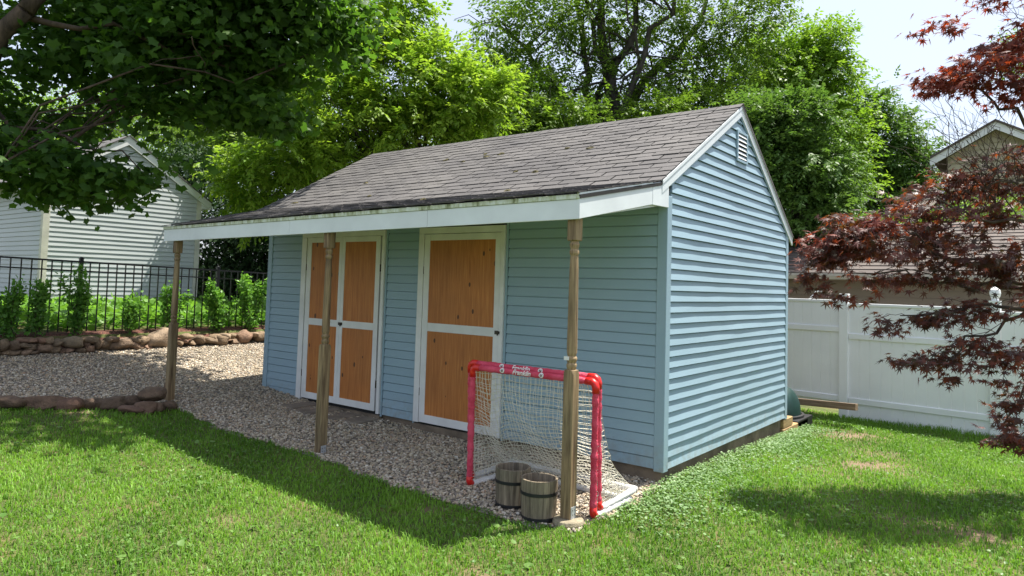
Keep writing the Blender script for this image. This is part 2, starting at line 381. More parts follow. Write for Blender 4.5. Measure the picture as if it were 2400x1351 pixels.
def gravel():
    g = 0.11; xs = np.arange(-9.5, 0.7, g); ys = np.arange(-5.8, 9.0, g)
    X, Y = np.meshgrid(xs, ys, indexing='ij'); nx, ny = len(xs), len(ys)
    i, j = np.meshgrid(np.arange(nx-1), np.arange(ny-1), indexing='ij'); a = (i*ny+j).ravel()
    cen = np.stack([X[i, j]+g/2, Y[i, j]+g/2], -1).reshape(-1, 2)
    keep = inside(cen, GPOLY); a = a[keep]
    V = np.stack([X, Y, H(X, Y)+.004], -1).reshape(-1, 3)
    Fc = np.stack([a, a+ny, a+ny+1, a+1], 1); used, inv = np.unique(Fc, return_inverse=True)
    o = link("gravel_bed", np_mesh("gravel_bed", V[used], inv.reshape(Fc.shape), smooth=True), M['gravel'])
    tag(o, "tan river gravel bed around and under the porch", None, None, "structure")
    # pebbles
    N = 215000
    Q = np.stack([rng.uniform(-9.45, .6, N), rng.uniform(-4.5, 5.0, N)], 1)
    Q = Q[inside(wob(Q), GPOLY)]
    dist = np.hypot(Q[:, 0]-CAM[0], Q[:, 1]-CAM[1])
    Q = Q[rng.random(len(Q)) < np.clip(1.35-dist/16, .55, 1)]
    Q = Q[~((Q[:, 0] > -6.2) & (Q[:, 0] < -.05) & (Q[:, 1] > .06))]
    n = len(Q)
    # stray pebbles that escaped into the lawn edge
    V = np.stack([Q[:, 0], Q[:, 1], H(Q[:, 0], Q[:, 1])+.006+rng.random(n)*.010], 1)
    me = bpy.data.meshes.new("gravel_stones"); me.vertices.add(n); me.vertices.foreach_set("co", V.astype(np.float32).ravel()); me.update()
    def attr(nm, ty, data, key):
        a_ = me.attributes.new(nm, ty, 'POINT'); a_.data.foreach_set(key, np.ascontiguousarray(data, np.float32).ravel())
    attr("vary", 'FLOAT', rng.random(n), "value")
    s = rng.uniform(.0075, .0150, n)*(1+.35*(rng.random(n) < .12))
    attr("scl", 'FLOAT_VECTOR', np.stack([s*rng.uniform(.85, 1.35, n), s*rng.uniform(.7, 1.1, n), s*rng.uniform(.45, .75, n)], 1), "vector")
    attr("rot", 'FLOAT_VECTOR', np.stack([rng.normal(0, .35, n), rng.normal(0, .35, n), rng.uniform(0, 6.28, n)], 1), "vector")
    ng = bpy.data.node_groups.new("pebbles", 'GeometryNodeTree')
    ng.interface.new_socket("Geometry", in_out='INPUT', socket_type='NodeSocketGeometry'); ng.interface.new_socket("Geometry", in_out='OUTPUT', socket_type='NodeSocketGeometry')
    gi = ng.nodes.new('NodeGroupInput'); go = ng.nodes.new('NodeGroupOutput')
    ico = ng.nodes.new('GeometryNodeMeshIcoSphere'); ico.inputs["Radius"].default_value = 1.0; ico.inputs["Subdivisions"].default_value = 2
    ss = ng.nodes.new('GeometryNodeSetShadeSmooth'); sm = ng.nodes.new('GeometryNodeSetMaterial'); sm.inputs["Material"].default_value = M['pebble']
    ip = ng.nodes.new('GeometryNodeInstanceOnPoints'); m2p = ng.nodes.new('GeometryNodeMeshToPoints')
    def named(nm, ty):
        q = ng.nodes.new('GeometryNodeInputNamedAttribute'); q.data_type = ty; q.inputs["Name"].default_value = nm; return q
    L = ng.links
    L.new(gi.outputs[0], m2p.inputs["Mesh"]); L.new(m2p.outputs[0], ip.inputs["Points"])
    L.new(ico.outputs["Mesh"], ss.inputs[0]); L.new(ss.outputs[0], sm.inputs["Geometry"]); L.new(sm.outputs[0], ip.inputs["Instance"])
    L.new(named("scl", 'FLOAT_VECTOR').outputs[0], ip.inputs["Scale"])
    e2r = ng.nodes.new('FunctionNodeEulerToRotation'); L.new(named("rot", 'FLOAT_VECTOR').outputs[0], e2r.inputs[0]); L.new(e2r.outputs[0], ip.inputs["Rotation"])
    L.new(ip.outputs[0], go.inputs[0])
    o = link("gravel_stones", me, M['pebble']); md = o.modifiers.new("pebbles", 'NODES'); md.node_group = ng
    tag(o, "loose tan and grey river pebbles covering the gravel bed", "gravel", None, "stuff")
gravel()

# ================================================================== the blue shed
R_ = .1016; SW, SD = 6.27, 3.72; TR = .078; LIP = .021
shed = empty("garden_shed", (0, 0, H(0, 0)), "blue vinyl clad garden shed with grey shingle roof and open front porch", "shed")
XR, XL = .045, -6.29                               # roof ends
def eave(x): return (-1.58, 2.335-.072*(-x/6.25))
KNEE = (-.20, 2.612); RIDGE = (1.86, 3.765); BACK = (3.88, 2.405)
def roofpt(x, s):
    """point on the roof's front surface, s metres up from the eave"""
    e = eave(x); l1 = math.hypot(KNEE[0]-e[0], KNEE[1]-e[1]); l2 = math.hypot(RIDGE[0]-KNEE[0], RIDGE[1]-KNEE[1])
    sag = -.012*math.sin(math.pi*min(max(-x/6.25, 0), 1))*math.sin(math.pi*min(s/(l1+l2), 1))
    if s <= l1: k = s/l1; return np.array([x, e[0]+(KNEE[0]-e[0])*k, e[1]+(KNEE[1]-e[1])*k+sag])
    k = (s-l1)/l2; return np.array([x, KNEE[0]+(RIDGE[0]-KNEE[0])*k, KNEE[1]+(RIDGE[1]-KNEE[1])*k+sag])
SLEN = 1.405+math.hypot(RIDGE[0]-KNEE[0], RIDGE[1]-KNEE[1])

def plank_mesh(axis, a0, a1, z0, z1, lip, base, sign, a0t=None, a1t=None, wav=0.0, seed=0, back=.0):
    """clapboard course along 'x' or 'y'; a0t/a1t are the ends of its top edge"""
    a0t = a0 if a0t is None else a0t; a1t = a1 if a1t is None else a1t
    n = max(1, int(abs(a1-a0)/.28)) if wav else 1; m = MB(); vs = []; fs = []; rr = random.Random(seed); ph = [rr.uniform(0, 6.3) for _ in range(3)]; am = rr.uniform(.5, 1.2)
    for i in range(n+1):
        u = i/n; b = a0+(a1-a0)*u; tp = a0t+(a1t-a0t)*u
        l = lip+wav*am*(.6*math.sin(b*2.3+ph[0])+.5*math.sin(b*5.1+ph[1])+.3*math.sin(b*9.7+ph[2]))
        gz_ = min(.010, (z1-z0)*.3)
        for (q, o_, z) in ((b, back-.007, z0+.0005), (b, l, z0), (b+(tp-b)*.9, .0045, z1-gz_), (b+(tp-b)*.92, -.006, z1-gz_*.8), (tp, -.0065, z1), (tp, back-.0085, z1)):
            vs.append((q, base+sign*o_, z) if axis == 'x' else (base+sign*o_, q, z))
    for i in range(n):
        for k in range(6): fs.append((i*6+k, i*6+(k+1) % 6, i*6+6+(k+1) % 6, i*6+6+k))
    fs.append((5, 4, 3, 2, 1, 0)); fs.append(tuple(n*6+k for k in range(6)))
    m.add(vs, fs); return m
# wall core and foundation
core = MB().prism([(0.03, -.005), (SD-.03, -.005), (SD-.03, 2.44), (1.86, 3.66), (.03, 2.52)], 'x', -SW+.03, -.013)
core.build("wall_core", M['dark'], shed)
fd = MB(); rr = random.Random(3)
fd.box(-SW+.03, -.025, .03, SD-.05, -.75, -.004); fd.build("foundation", M['found'], shed)
# front wall courses
SEGS = [(-SW+TR, -5.462), (-3.722, -3.192), (-1.826, -TR)]
for k in range(24):
    for (a, b) in SEGS:
        zb = k*R_; plank_mesh('x', a, b, zb, zb+R_, .015, .003, -1, wav=.0006, seed=k*7+int(a*10)).build("siding_course", M['siding'], shed)
# gable courses
def rake_z(y): return (RIDGE[1]-.142-(RIDGE[1]-KNEE[1])/(RIDGE[0]-KNEE[0])*(RIDGE[0]-y)) if y < RIDGE[0] else (RIDGE[1]-.142-(RIDGE[1]-BACK[1])/(BACK[0]-RIDGE[0])*(y-RIDGE[0]))
def yspan(z):
    sf = (RIDGE[1]-KNEE[1])/(RIDGE[0]-KNEE[0]); sb = (RIDGE[1]-BACK[1])/(BACK[0]-RIDGE[0]); zp = RIDGE[1]-.142
    return max(TR-.004, RIDGE[0]-(zp-z)/sf), min(SD-TR+.004, RIDGE[0]+(zp-z)/sb)
k = 0
while True:
    z0 = k*R_; z1 = min(z0+R_, RIDGE[1]-.15)
    if z0 > RIDGE[1]-.17: break
    a, b = yspan(z0); at_, bt = yspan(z1)
    plank_mesh('y', a, b, z0, z1, LIP, -.002, 1, at_, max(bt, at_+.002), wav=.0024, seed=100+k).build("siding_course", M['siding'], shed); k += 1
for k in range(24):       # left end wall, never facing the picture
    plank_mesh('y', TR, SD-TR, k*R_, (k+1)*R_, .0125, -SW+.018, -1).build("siding_course", M['siding'], shed)
# corner posts (outside corner trim, two faces)
def corner(x, y, sx, sy, z1):
    m = MB(); t_ = .02
    m.prism([(x+sx*t_, y+sy*t_), (x-sx*TR, y+sy*t_), (x-sx*TR, y-sy*.004), (x-sx*.002, y-sy*.004), (x-sx*.002, y-sy*TR), (x+sx*t_, y-sy*TR)], 'z', -.022, z1)
    m.build("corner_trim", M['trim_blue'], shed, bevel=.004)
corner(0, 0, 1, -1, 2.50); corner(-SW+.02, 0, -1, -1, 2.50); corner(0, SD, 1, 1, 2.50)
# doors
def door(xs, zs, label_left):
    pass
def framed(name, xa, xb, za, zb, y0, y1, mat, parent, bev=.003):
    return MB().box(xa, xb, y0, y1, za, zb).build(name, mat, parent, bevel=bev)
def jamb(x0, x1, zb, zt, parent, wl=.085, wr=.055, wt=.075):
    for a, b, c, d in ((x0, x0+wl, zb, zt-wt), (x1-wr, x1, zb, zt-wt), (x0, x1, zt-wt+.001, zt)):
        framed("door_casing", a, b, c, d, -.046, -.002, M['doorwhite'], parent)
    framed("channel_trim", x0-.028, x0-.002, zb-.03, zt+.02, -.022, -.001, M['trim_blue'], parent)
    framed("channel_trim", x1+.002, x1+.028, zb-.03, zt+.02, -.022, -.001, M['trim_blue'], parent)
    framed("channel_trim", x0-.028, x1+.028, zt+.021, zt+.04, -.022, -.001, M['trim_blue'], parent)
    MB().box(x0+wl, x1-wr, -.004, .0, zb-.02, zt-wt).build("door_void", M['dark'], parent)
    MB().box(x0, x1, -.03, .02, zb-.09, zb-.018).build("threshold", M['found'], parent)
def hinge(x, z, parent):
    m = MB(); m.tube([(x, -.036, z-.045), (x, -.036, z+.045)], .006, 8); m.box(x-.018, x+.018, -.034, -.0305, z-.045, z+.045); m.build("hinge", M['latch'], parent)
def latch(x, z, parent, w_=.075, h_=.04):
    m = MB(); m.box(x-w_/2, x+w_/2, -.046, -.039, z-h_/2, z+h_/2); m.box(x-.008, x+.030, -.060, -.0465, z-.010, z+.012)
    m.tube([(x+.010, -.052, z-.03), (x+.010, -.052, z+.004)], .009, 8); m.build("latch", M['latch'], parent, bevel=.002)
def leaf_door(name, x0, x1, z0, z1, zmid, st_l, st_r, top, bot, rail, parent, y0=-.034):
    root = MB().box(x0+.002, x1-.002, y0+.006, y0+.024, z0+.003, z1-.003).build(name, M['doorwhite'], parent)
    framed("stile", x0, x0+st_l, z0, z1, y0-.005, y0+.004, M['doorwhite'], root, .002); framed("stile", x1-st_r, x1, z0, z1, y0-.005, y0+.004, M['doorwhite'], root, .002)
    for a, b in ((z0, z0+bot), (zmid-rail/2, zmid+rail/2), (z1-top, z1)):
        framed("rail", x0+st_l+.0005, x1-st_r-.0005, a, b, y0-.0045, y0+.004, M['doorwhite'], root, .002)
    for a, b in ((z0+bot, zmid-rail/2), (zmid+rail/2, z1-top)):
        MB().box(x0+st_l, x1-st_r, y0+.0015, y0+.005, a, b).build("plywood_panel", M['ply'], root)
    return root
jamb(-3.155, -1.858, .005, 2.282, shed, .085, .052, .075)
dr = leaf_door("door", -3.064, -1.914, .012, 2.203, 1.118, .087, .073, .074, .092, .097, shed); dr["label"] = "single door with two orange plywood panels"
latch(-1.925, 1.118, dr); hinge(-3.070, 1.78, dr); hinge(-3.070, .36, dr)
jamb(-5.432, -3.752, .005, 2.275, shed, .10, .05, .07)
dl = leaf_door("door", -5.318, -4.574, .03, 2.203, 1.064, .095, .056, .068, .085, .09, shed); dl["label"] = "left leaf of the double door with plywood panels"
d2 = leaf_door("door", -4.571, -3.836, .03, 2.203, 1.064, .058, .08, .068, .085, .09, shed); d2["label"] = "right leaf of the double door with plywood panels"
latch(-4.55, 1.066, d2, .08, .036); hinge(-3.828, 1.80, d2); hinge(-3.828, .36, d2); hinge(-5.325, 1.8, dl); hinge(-5.325, .36, dl)
# roof deck, porch ceiling, fascia, rakes
def quadslab(name, pts, th, mat, parent):
    pts = [np.array(p, float) for p in pts]; n_ = np.cross(pts[1]-pts[0], pts[3]-pts[0]); n_ /= np.linalg.norm(n_); n_ = n_*(1 if n_[2] > 0 else -1)
    m = MB(); m.add(pts+[p-n_*th for p in pts], [(0, 1, 2, 3), (7, 6, 5, 4), (0, 4, 5, 1), (1, 5, 6, 2), (2, 6, 7, 3), (3, 7, 4, 0)]); return m.build(name, mat, parent)
eR, eL = eave(XR-.03), eave(XL)
def dp(x, y, z, d=.016): return (x, y, z-d)
quadslab("roof_deck", [dp(XL+.02, eL[0]+.02, eL[1]), dp(XR-.01, eR[0]+.02, eR[1]), dp(XR-.01, *KNEE), dp(XL+.02, *KNEE)], .03, M['dark'], shed)
quadslab("roof_deck", [dp(XL+.02, *KNEE), dp(XR-.01, *KNEE), dp(XR-.01, *RIDGE), dp(XL+.02, *RIDGE)], .03, M['dark'], shed)
quadslab("back_roof", [dp(XL, *RIDGE, -.004), dp(XR, *RIDGE, -.004), dp(XR, *BACK, -.004), dp(XL, *BACK, -.004)], .03, M['shingle'], shed)
quadslab("porch_ceiling", [(XL+.04, -1.545, 2.09), (-.0, -1.545, 2.165), (-.0, -.03, 2.43), (XL+.04, -.03, 2.40)], .02, M['white_eave'], shed)
def fascia(x0, x1, name, mat, f0, f1, y, th):
    e0, e1 = eave(x0), eave(x1); m = MB()
    vs = []
    for yy in (y, y+th):
        vs += [(x0, yy, e0[1]-f1), (x1, yy, e1[1]-f1), (x1, yy, e1[1]-f0), (x0, yy, e0[1]-f0)]
    m.add(vs, [(0, 1, 2, 3), (7, 6, 5, 4), (0, 4, 5, 1), (1, 5, 6, 2), (2, 6, 7, 3), (3, 7, 4, 0)]); return m.build(name, mat, shed, bevel=.002)
for a, b in ((XL+.01, -5.62), (-5.617, -3.58), (-3.577, -1.55), (-1.547, .024)):
    fascia(a, b, "fascia", M['white_eave'], .048, .198, -1.552, .022)
for a, b in ((XL+.005, -3.2), (-3.197, .026)): fascia(a, b, "drip_edge", M['mildew'], .010, .046, -1.562, .028)
def slantboard(name, pts_top, drop0, drop1, x0, x1, mat):
    m = MB(); poly = [(y, z-drop0) for y, z in pts_top]+[(y, z-drop1) for y, z in reversed(pts_top)]
    m.prism(poly, 'x', x0, x1); return m.build(name, mat, shed, bevel=.002)
e0 = eave(0.0)
slantboard("rake_fascia", [(-1.553, e0[1]+.006), (-.352, KNEE[1]-.03)], .045, .203, .004, .028, M['white_eave'])
slantboard("rake_fascia", [(-1.556, e0[1]+.006), (-.352, KNEE[1]-.03)], .006, .044, .004, .032, M['white_eave'])
MB().prism([(-.35, 2.377), (-.022, 2.385), (-.022, 2.60), (-.12, 2.612), (-.20, 2.60), (-.35, 2.57)], 'x', .002, .030).build("cornice_return", M['white_eave'], shed, bevel=.002)
sf = (RIDGE[1]-KNEE[1])/(RIDGE[0]-KNEE[0]); sb = (RIDGE[1]-BACK[1])/(BACK[0]-RIDGE[0])
for dr0, dr1, xa, xb, nm, mt in ((.010, .046, .018, .040, "rake_trim", 'white_eave'), (.047, .130, .016, .034, "rake_trim", 'white_eave'), (.131, .150, .012, .026, "channel_trim", 'trim_blue')):
    slantboard(nm, [(-.17, KNEE[1]+.017), (RIDGE[0], RIDGE[1])] if nm != "channel_trim" else [(.03, RIDGE[1]-sf*(RIDGE[0]-.03)), (RIDGE[0], RIDGE[1])], dr0, dr1, xa, xb, M[mt])
    slantboard(nm, [(RIDGE[0]+.0005, RIDGE[1]), (BACK[0]-.01, BACK[1]+.006)] if nm != "channel_trim" else [(RIDGE[0], RIDGE[1]), (SD-.03, RIDGE[1]-sb*(SD-.03-RIDGE[0]))], dr0, dr1, xa, xb, M[mt])
MB().prism([(SD+.022, 2.40), (BACK[0]-.03, 2.34), (BACK[0]-.02, 2.41), (SD+.022, 2.50)], 'x', .0, .030).build("cornice_return", M['white_eave'], shed, bevel=.002)
# gable vent
gv = MB()
for a, b, c, d in ((1.745, 1.775, 3.11, 3.462), (2.055, 2.085, 3.11, 3.462), (1.775, 2.055, 3.11, 3.135), (1.775, 2.055, 3.437, 3.462)): gv.box(.004, .030, a, b, c, d)
gv.box(.0045, .012, 1.775, 2.055, 3.135, 3.437)
gvo = gv.build("gable_vent", M['trim_blue'], shed)
MB().box(.0122, .0126, 1.776, 2.054, 3.136, 3.436).build("vent_void", M['dark'], gvo)
for i in range(6):
    z = 3.145+i*.05; MB().add([(.028, 1.777, z), (.028, 2.053, z), (.0135, 2.053, z+.030), (.0135, 1.777, z+.030), (.030, 1.777, z+.004), (.030, 2.053, z+.004), (.0155, 2.053, z+.034), (.0155, 1.777, z+.034)],
        [(0, 1, 2, 3), (7, 6, 5, 4), (0, 4, 5, 1), (1, 5, 6, 2), (2, 6, 7, 3), (3, 7, 4, 0)]).build("vent_louver", M['white'], gvo)
# shingles
def place(name, me, mat, parent, M4):
    o = link(name, me, mat, parent); o.matrix_basis = M4; return o
def shingles():
    EXPO, TW = .127, .305
    def tabmesh(seed):
        q = random.Random(seed); j = lambda s=.004: q.uniform(-s, s)
        l = .150; x0, x1 = .007, TW-.007
        vs = [(x0, 0+j(.003), -.001), (x1, 0+j(.003), -.001), (x1, l, -.004), (x0, l, -.004), (x0, j(.003), .0085+j(.0015)), (TW*.5, j(.004), .0085+j(.0025)), (x1, j(.003), .0085+j(.0015)), (x1, l, .0005), (x0, l, .0005)]
        return MB().add(vs, [(3, 2, 1, 0), (4, 5, 6, 7, 8), (0, 1, 6, 5, 4), (1, 2, 7, 6), (2, 3, 8, 7), (3, 0, 4, 8)]).mesh("shingle")
    meshes = [tabmesh(i) for i in range(8)]
    for me in meshes: me.materials.append(M['shingle'])
    tabs = []; nrow = int(SLEN/EXPO)
    for r_ in range(nrow+1):
        s = r_*EXPO-.004
        if s+.06 > SLEN: break
        off = (r_ % 2)*TW*.5+((r_*37) % 5)*.006; x = XR-.002+off
        while x > XL:
            a = max(x-TW, XL+.002); b = min(x, XR-.002)
            if b-a > .03:
                p = roofpt((a+b)/2, s); q = roofpt((a+b)/2, min(s+.145, SLEN)); t_ = q-p; L_ = np.linalg.norm(t_); t_ /= L_
                xa = roofpt(b, s)-roofpt(a, s); xa /= np.linalg.norm(xa); n_ = np.cross(xa, t_); n_ /= np.linalg.norm(n_); t_ = np.cross(n_, xa)
                p0 = roofpt(a, s); sx = (b-a)/TW; jx = random.uniform(-.003, .003); jr = random.uniform(-.006, .006); lift = random.choice([0, 0, 0, .002, .004])
                M4 = Matrix(((xa[0]*sx, t_[0], n_[0], p0[0]+n_[0]*lift), (xa[1]*sx, t_[1], n_[1], p0[1]+n_[1]*lift), (xa[2]*sx, t_[2], n_[2], p0[2]+n_[2]*lift), (0, 0, 0, 1))) @ Matrix.Rotation(jr, 4, 'Z')
                c = (p+q)/2-CAM; dep = c@CF; area = abs(n_@c)/np.linalg.norm(c)/dep**2
                tabs.append((area*(b-a), M4, random.randrange(8)))
            x -= TW
    tabs.sort(key=lambda q: -q[0])
    for (_, M4, i) in tabs[:300]: place("shingle", meshes[i], None, shed, M4)
    big = MB()
    for (_, M4, i) in tabs[300:]:
        me = meshes[i]; vs = [tuple(M4 @ v.co) for v in me.vertices]; big.add(vs, [tuple(p.vertices) for p in me.polygons])
    tag(big.build("shingle_field", M['shingle'], shed), kind="stuff")
    # ridge caps
    q = MB(); l = .30; hw = .125
    th1 = math.atan(sf); th2 = math.atan(sb)
    prof = [(-hw*math.cos(th1), -hw*math.sin(th1)), (-.012, -.004), (0, .001), (.012, -.004), (hw*math.cos(th2), -hw*math.sin(th2))]
    vs = []
    for (x, up) in ((0, .018), (-.30, .006)):
        vs += [(x, y, z+up) for y, z in prof]; vs += [(x, y, z+up-.008) for y, z in prof]
    fs = [(i, i+1, i+11, i+10) for i in range(4)]+[(i+5, i+15, i+16, i+6) for i in range(4)]+[(i, i+5, i+6, i+1) for i in range(4)]+[(i+10, i+11, i+16, i+15) for i in range(4)]+[(0, 10, 15, 5), (4, 9, 19, 14)]
    me = q.add(vs, fs).mesh("ridge_cap"); me.materials.append(M['shingle'])
    x = XR+.004
    while x-.16 > XL:
        sag = roofpt(x-.1, SLEN-.01)[2]-RIDGE[1]
        place("ridge_cap", me, None, shed, Matrix.Translation((x, RIDGE[0], RIDGE[1]+sag+.004+random.uniform(0, .003)))); x -= .148
    # moss clumps
    M['moss'] = plain("roof_moss", (.10, .085, .03), .95, .4, 60, .9, 90)
    for (px, py, r_) in ((1046, 377, .045), (1085, 381, .03), (1140, 370, .045), (1175, 363, .05), (1137, 364, .03), (1383, 350, .045), (1329, 350, .03), (857, 432, .04), (1255, 405, .035), (1208, 405, .03), (692, 478, .05), (866, 462, .035), (990, 471, .04), (1189, 451, .04)):
        d = ray(px, py); best = None                  # hit the front roof surface
        for s in np.linspace(.02, SLEN, 400):
            p = roofpt(-3, s); t_ = (p[1]-CAM[1])/d[1]; e_ = abs(CAM[2]+t_*d[2]-p[2])
            if best is None or e_ < best[0]: best = (e_, CAM+t_*d)
        c = best[1]; b = bmesh.new(); bmesh.ops.create_icosphere(b, subdivisions=2, radius=1)
        for v in b.verts: v.co = Vector((v.co.x*r_*1.2, v.co.y*r_*.7, v.co.z*.02+.006))*(1+random.uniform(-.25, .25))+Vector(c)+Vector((0, 0, v.co.y*r_*.35))
        me = bpy.data.meshes.new("moss"); b.to_mesh(me); b.free(); link("moss", me, M['moss'], shed)
shingles()
# porch posts
def porch_post(x, y, zb, zt, bracket, label):
    h = .0435; m = MB(); Hh = zt-zb
    z1, z2, z3, z4 = zb+.49*Hh, zb+.545*Hh, zb+.875*Hh, zb+.925*Hh
    ch = .012
    def sq(z, hh): return [(x-hh, y-hh+ch), (x-hh+ch, y-hh), (x+hh-ch, y-hh), (x+hh, y-hh+ch), (x+hh, y+hh-ch), (x+hh-ch, y+hh), (x-hh+ch, y+hh), (x-hh, y+hh-ch)]
    vs = []; fs = []
    def ring(poly, z): vs.extend([(a, b, z) for a, b in poly])
    def octo(r_, z): ring([(x+r_*math.cos(math.pi/8+math.pi/4*k-math.pi*.75-math.pi/8+math.pi/16), y+r_*math.sin(math.pi/8+math.pi/4*k-math.pi*.75-math.pi/8+math.pi/16)) for k in range(8)], z)
    ch = .003; ring(sq(0, h), zb); ring(sq(0, h), z1-.03); ch = .016; ring(sq(0, h), z1-.004); octo(.034, z1)
    nlow = len(vs)
    low = MB(); low.add(vs, [tuple(range(7, -1, -1))]+[(i*8+k, i*8+(k+1) % 8, i*8+8+(k+1) % 8, i*8+8+k) for i in range(len(vs)//8-1) for k in range(8)]+[tuple(range(len(vs)-8, len(vs)))])
    p = low.build("porch_post", M['post'], shed); p["label"] = label
    d = z2-z1; tr = MB(); tr.lathe([(.033, z1), (.039, z1+.18*d), (.039, z1+.3*d), (.032, z1+.42*d), (.041, z1+.6*d), (.041, z1+.7*d), (.032, z1+.82*d), (.036, z1+.95*d), (.036, z2)], x, y, 20)
    tr.build("turned_ring", M['post'], p, smooth=False)
    sh = MB(); sh.lathe([(.0385, z2), (.040, z2+.05), (.034, z3-.1), (.030, z3)], x, y, 12); sh.build("turned_shaft", M['post'], p)
    d = z4-z3; tr = MB(); tr.lathe([(.030, z3), (.037, z3+.15*d), (.037, z3+.3*d), (.030, z3+.45*d), (.036, z3+.65*d), (.039, z3+.75*d), (.032, z3+.9*d), (.032, z4)], x, y, 20); tr.build("turned_ring", M['post'], p)
    MB().box(x-h, x+h, y-h, y+h, z4, zt+.05).build("top_block", M['post'], p, bevel=.006)
    if bracket:
        b = MB(); b.box(x+h-.001, x+h+.003, y-.030, y+.034, zb-.01, zb+.085); b.build("post_bracket", M['steel'], p, bevel=.001)
        for dy in (-.015, .015):
            for dz in (.03, .06): MB().tube([(x+h+.0031, y+dy, zb+dz), (x+h+.006, y+dy, zb+dz)], .004, 6).build("nail_head", M['latch'], p)
    return p
p1 = porch_post(-.055, -1.478, -.078, 2.145, True, "right porch post standing on a concrete pier")
porch_post(-2.985, -1.480, -.10, 2.115, True, "middle porch post in front of the double door")
porch_post(-6.04, -1.480, .04, 2.068, False, "left porch post beside the stone edging")
# paper tag stapled to right post
tg = MB(); tg.box(-.096, -.050, -1.5245, -1.5235, 1.082, 1.110); tgo = tg.build("paper_tag", M['print'], p1)
pier = MB(); pz = -.080
pier.lathe([(.118, pz-.16), (.120, pz-.025), (.112, pz-.006), (.10, pz)], -.045, -1.485, 22)
tag(pier.build("concrete_pier", M['concrete'], None, bevel=0), "low round tan concrete pier under the right porch post", "pier")

# ================================================================== paving slabs at the double door
for i, (x0, x1, y0, y1, sk) in enumerate(((-5.25, -4.86, -.50, -.06, .04), (-4.85, -4.42, -.53, -.06, .0), (-4.41, -4.02, -.49, -.06, -.03), (-4.01, -3.72, -.42, -.06, .02))):
    z = float(H((x0+x1)/2, -.3)); m = MB(); m.prism([(x0+sk, y0), (x1+sk, y0-.01), (x1, y1), (x0, y1)], 'z', z-.03, z+.022+.004*(i % 2))
    tag(m.build("paving_slab", M['slab'], None, bevel=.008), ["brown paving slab at the far left end of the double door step", "brown paving slab second from the left before the double door",
        "brown paving slab third from the left before the double door", "small brown paving slab at the right end of the double door step"][i], "slab", "slabs before the double door")

# ================================================================== stones
def stone_meshes(n, seed, boxy=0.0):
    out = []
    for i in range(n):
        q = random.Random(seed+i); b = bmesh.new(); bmesh.ops.create_icosphere(b, subdivisions=3, radius=1)
        planes = [Vector((q.gauss(0, 1), q.gauss(0, 1), q.gauss(0, 1))).normalized() for _ in range(9)]; ds = [q.uniform(.62, .9) for _ in planes]
        ph = [q.uniform(0, 6) for _ in range(4)]
        for v in b.verts:
            c = v.co.copy()
            if boxy: c = c*((1-boxy)+boxy/(abs(c.x)**4+abs(c.y)**4+abs(c.z)**4)**.25)
            for n_, d in zip(planes, ds):
                k_ = c.dot(n_)
                if k_ > d: c -= n_*(k_-d)*.82
            c *= 1+.05*math.sin(3.1*c.x+ph[0])+.05*math.sin(3.7*c.y+ph[1])+.04*math.sin(4.3*c.z+ph[2])+.025*math.sin(9*c.x+7*c.y+ph[3])
            v.co = c
        me = bpy.data.meshes.new("stone"); b.to_mesh(me); b.free(); me.polygons.foreach_set("use_smooth", [True]*len(me.polygons)); out.append(me)
    return out
SM = stone_meshes(8, 40, .35); SE = stone_meshes(6, 90, .75)
for me in SM: me.materials.append(M['rock'])
for me in SE: me.materials.append(M['edge'])
WALLX = -9.30
rw = empty("stone_retaining_wall", (WALLX, 0, float(H(-9.25, 0))), "low dry stone retaining wall of brown field stones along black fence", "stone wall")
ST = []
for (cx, cy, ww, hh) in ((45, 1110, 120, 130), (150, 1110, 115, 110), (300, 1055, 150, 70), (260, 1105, 120, 66), (345, 1122, 130, 80), (475, 1055, 105, 66), (437, 1102, 95, 62), (542, 1052, 92, 72), (647, 1078, 122, 78),
        (825, 1066, 232, 118), (498, 1145, 140, 112), (592, 1150, 125, 112), (175, 1185, 112, 50), (290, 1182, 130, 66), (370, 1190, 110, 56), (680, 1165, 80, 60), (770, 1162, 115, 56), (895, 1166, 125, 64), (942, 1092, 72, 64), (1012, 1046, 135, 84), (1012, 1140, 102, 84),
        (1095, 1092, 92, 105), (1182, 1102, 125, 125), (60, 1185, 110, 50), (1225, 1040, 70, 50)):
    ST.append((cx/4.823, 580+cy/4.825, ww/4.82, hh/4.82))
for (cx, cy, ww, hh) in ((772, 748, 75, 34), (830, 785, 130, 74), (930, 790, 110, 62), (935, 757, 75, 34), (985, 757, 75, 56), (1092, 746, 170, 122), (1010, 800, 60, 34)):
    ST.append((cx/2.9375, 540+cy/2.937, ww/2.94, hh/2.94))
for (cx, cy, ww, hh) in ((180, 1008, 150, 62), (312, 1040, 135, 98), (447, 1056, 142, 82), (505, 1020, 100, 80), (570, 1045, 150, 105), (625, 1010, 85, 68), (690, 1000, 64, 62), (712, 1057, 112, 52), (828, 1012, 214, 132), (930, 985, 80, 50), (1012, 1012, 120, 112), (225, 1080, 92, 58), (150, 1058, 46, 40), (112, 1085, 56, 50)):
    ST.append((400+cx/4.825, 580+cy/4.825, ww/4.83, hh/4.83))
for i in range(7): ST.append((640+i*26, 788-(i % 2)*6, 30, 24))
for i in range(5): ST.append((-22-i*34, 812+(i % 2)*12, 38, 26))
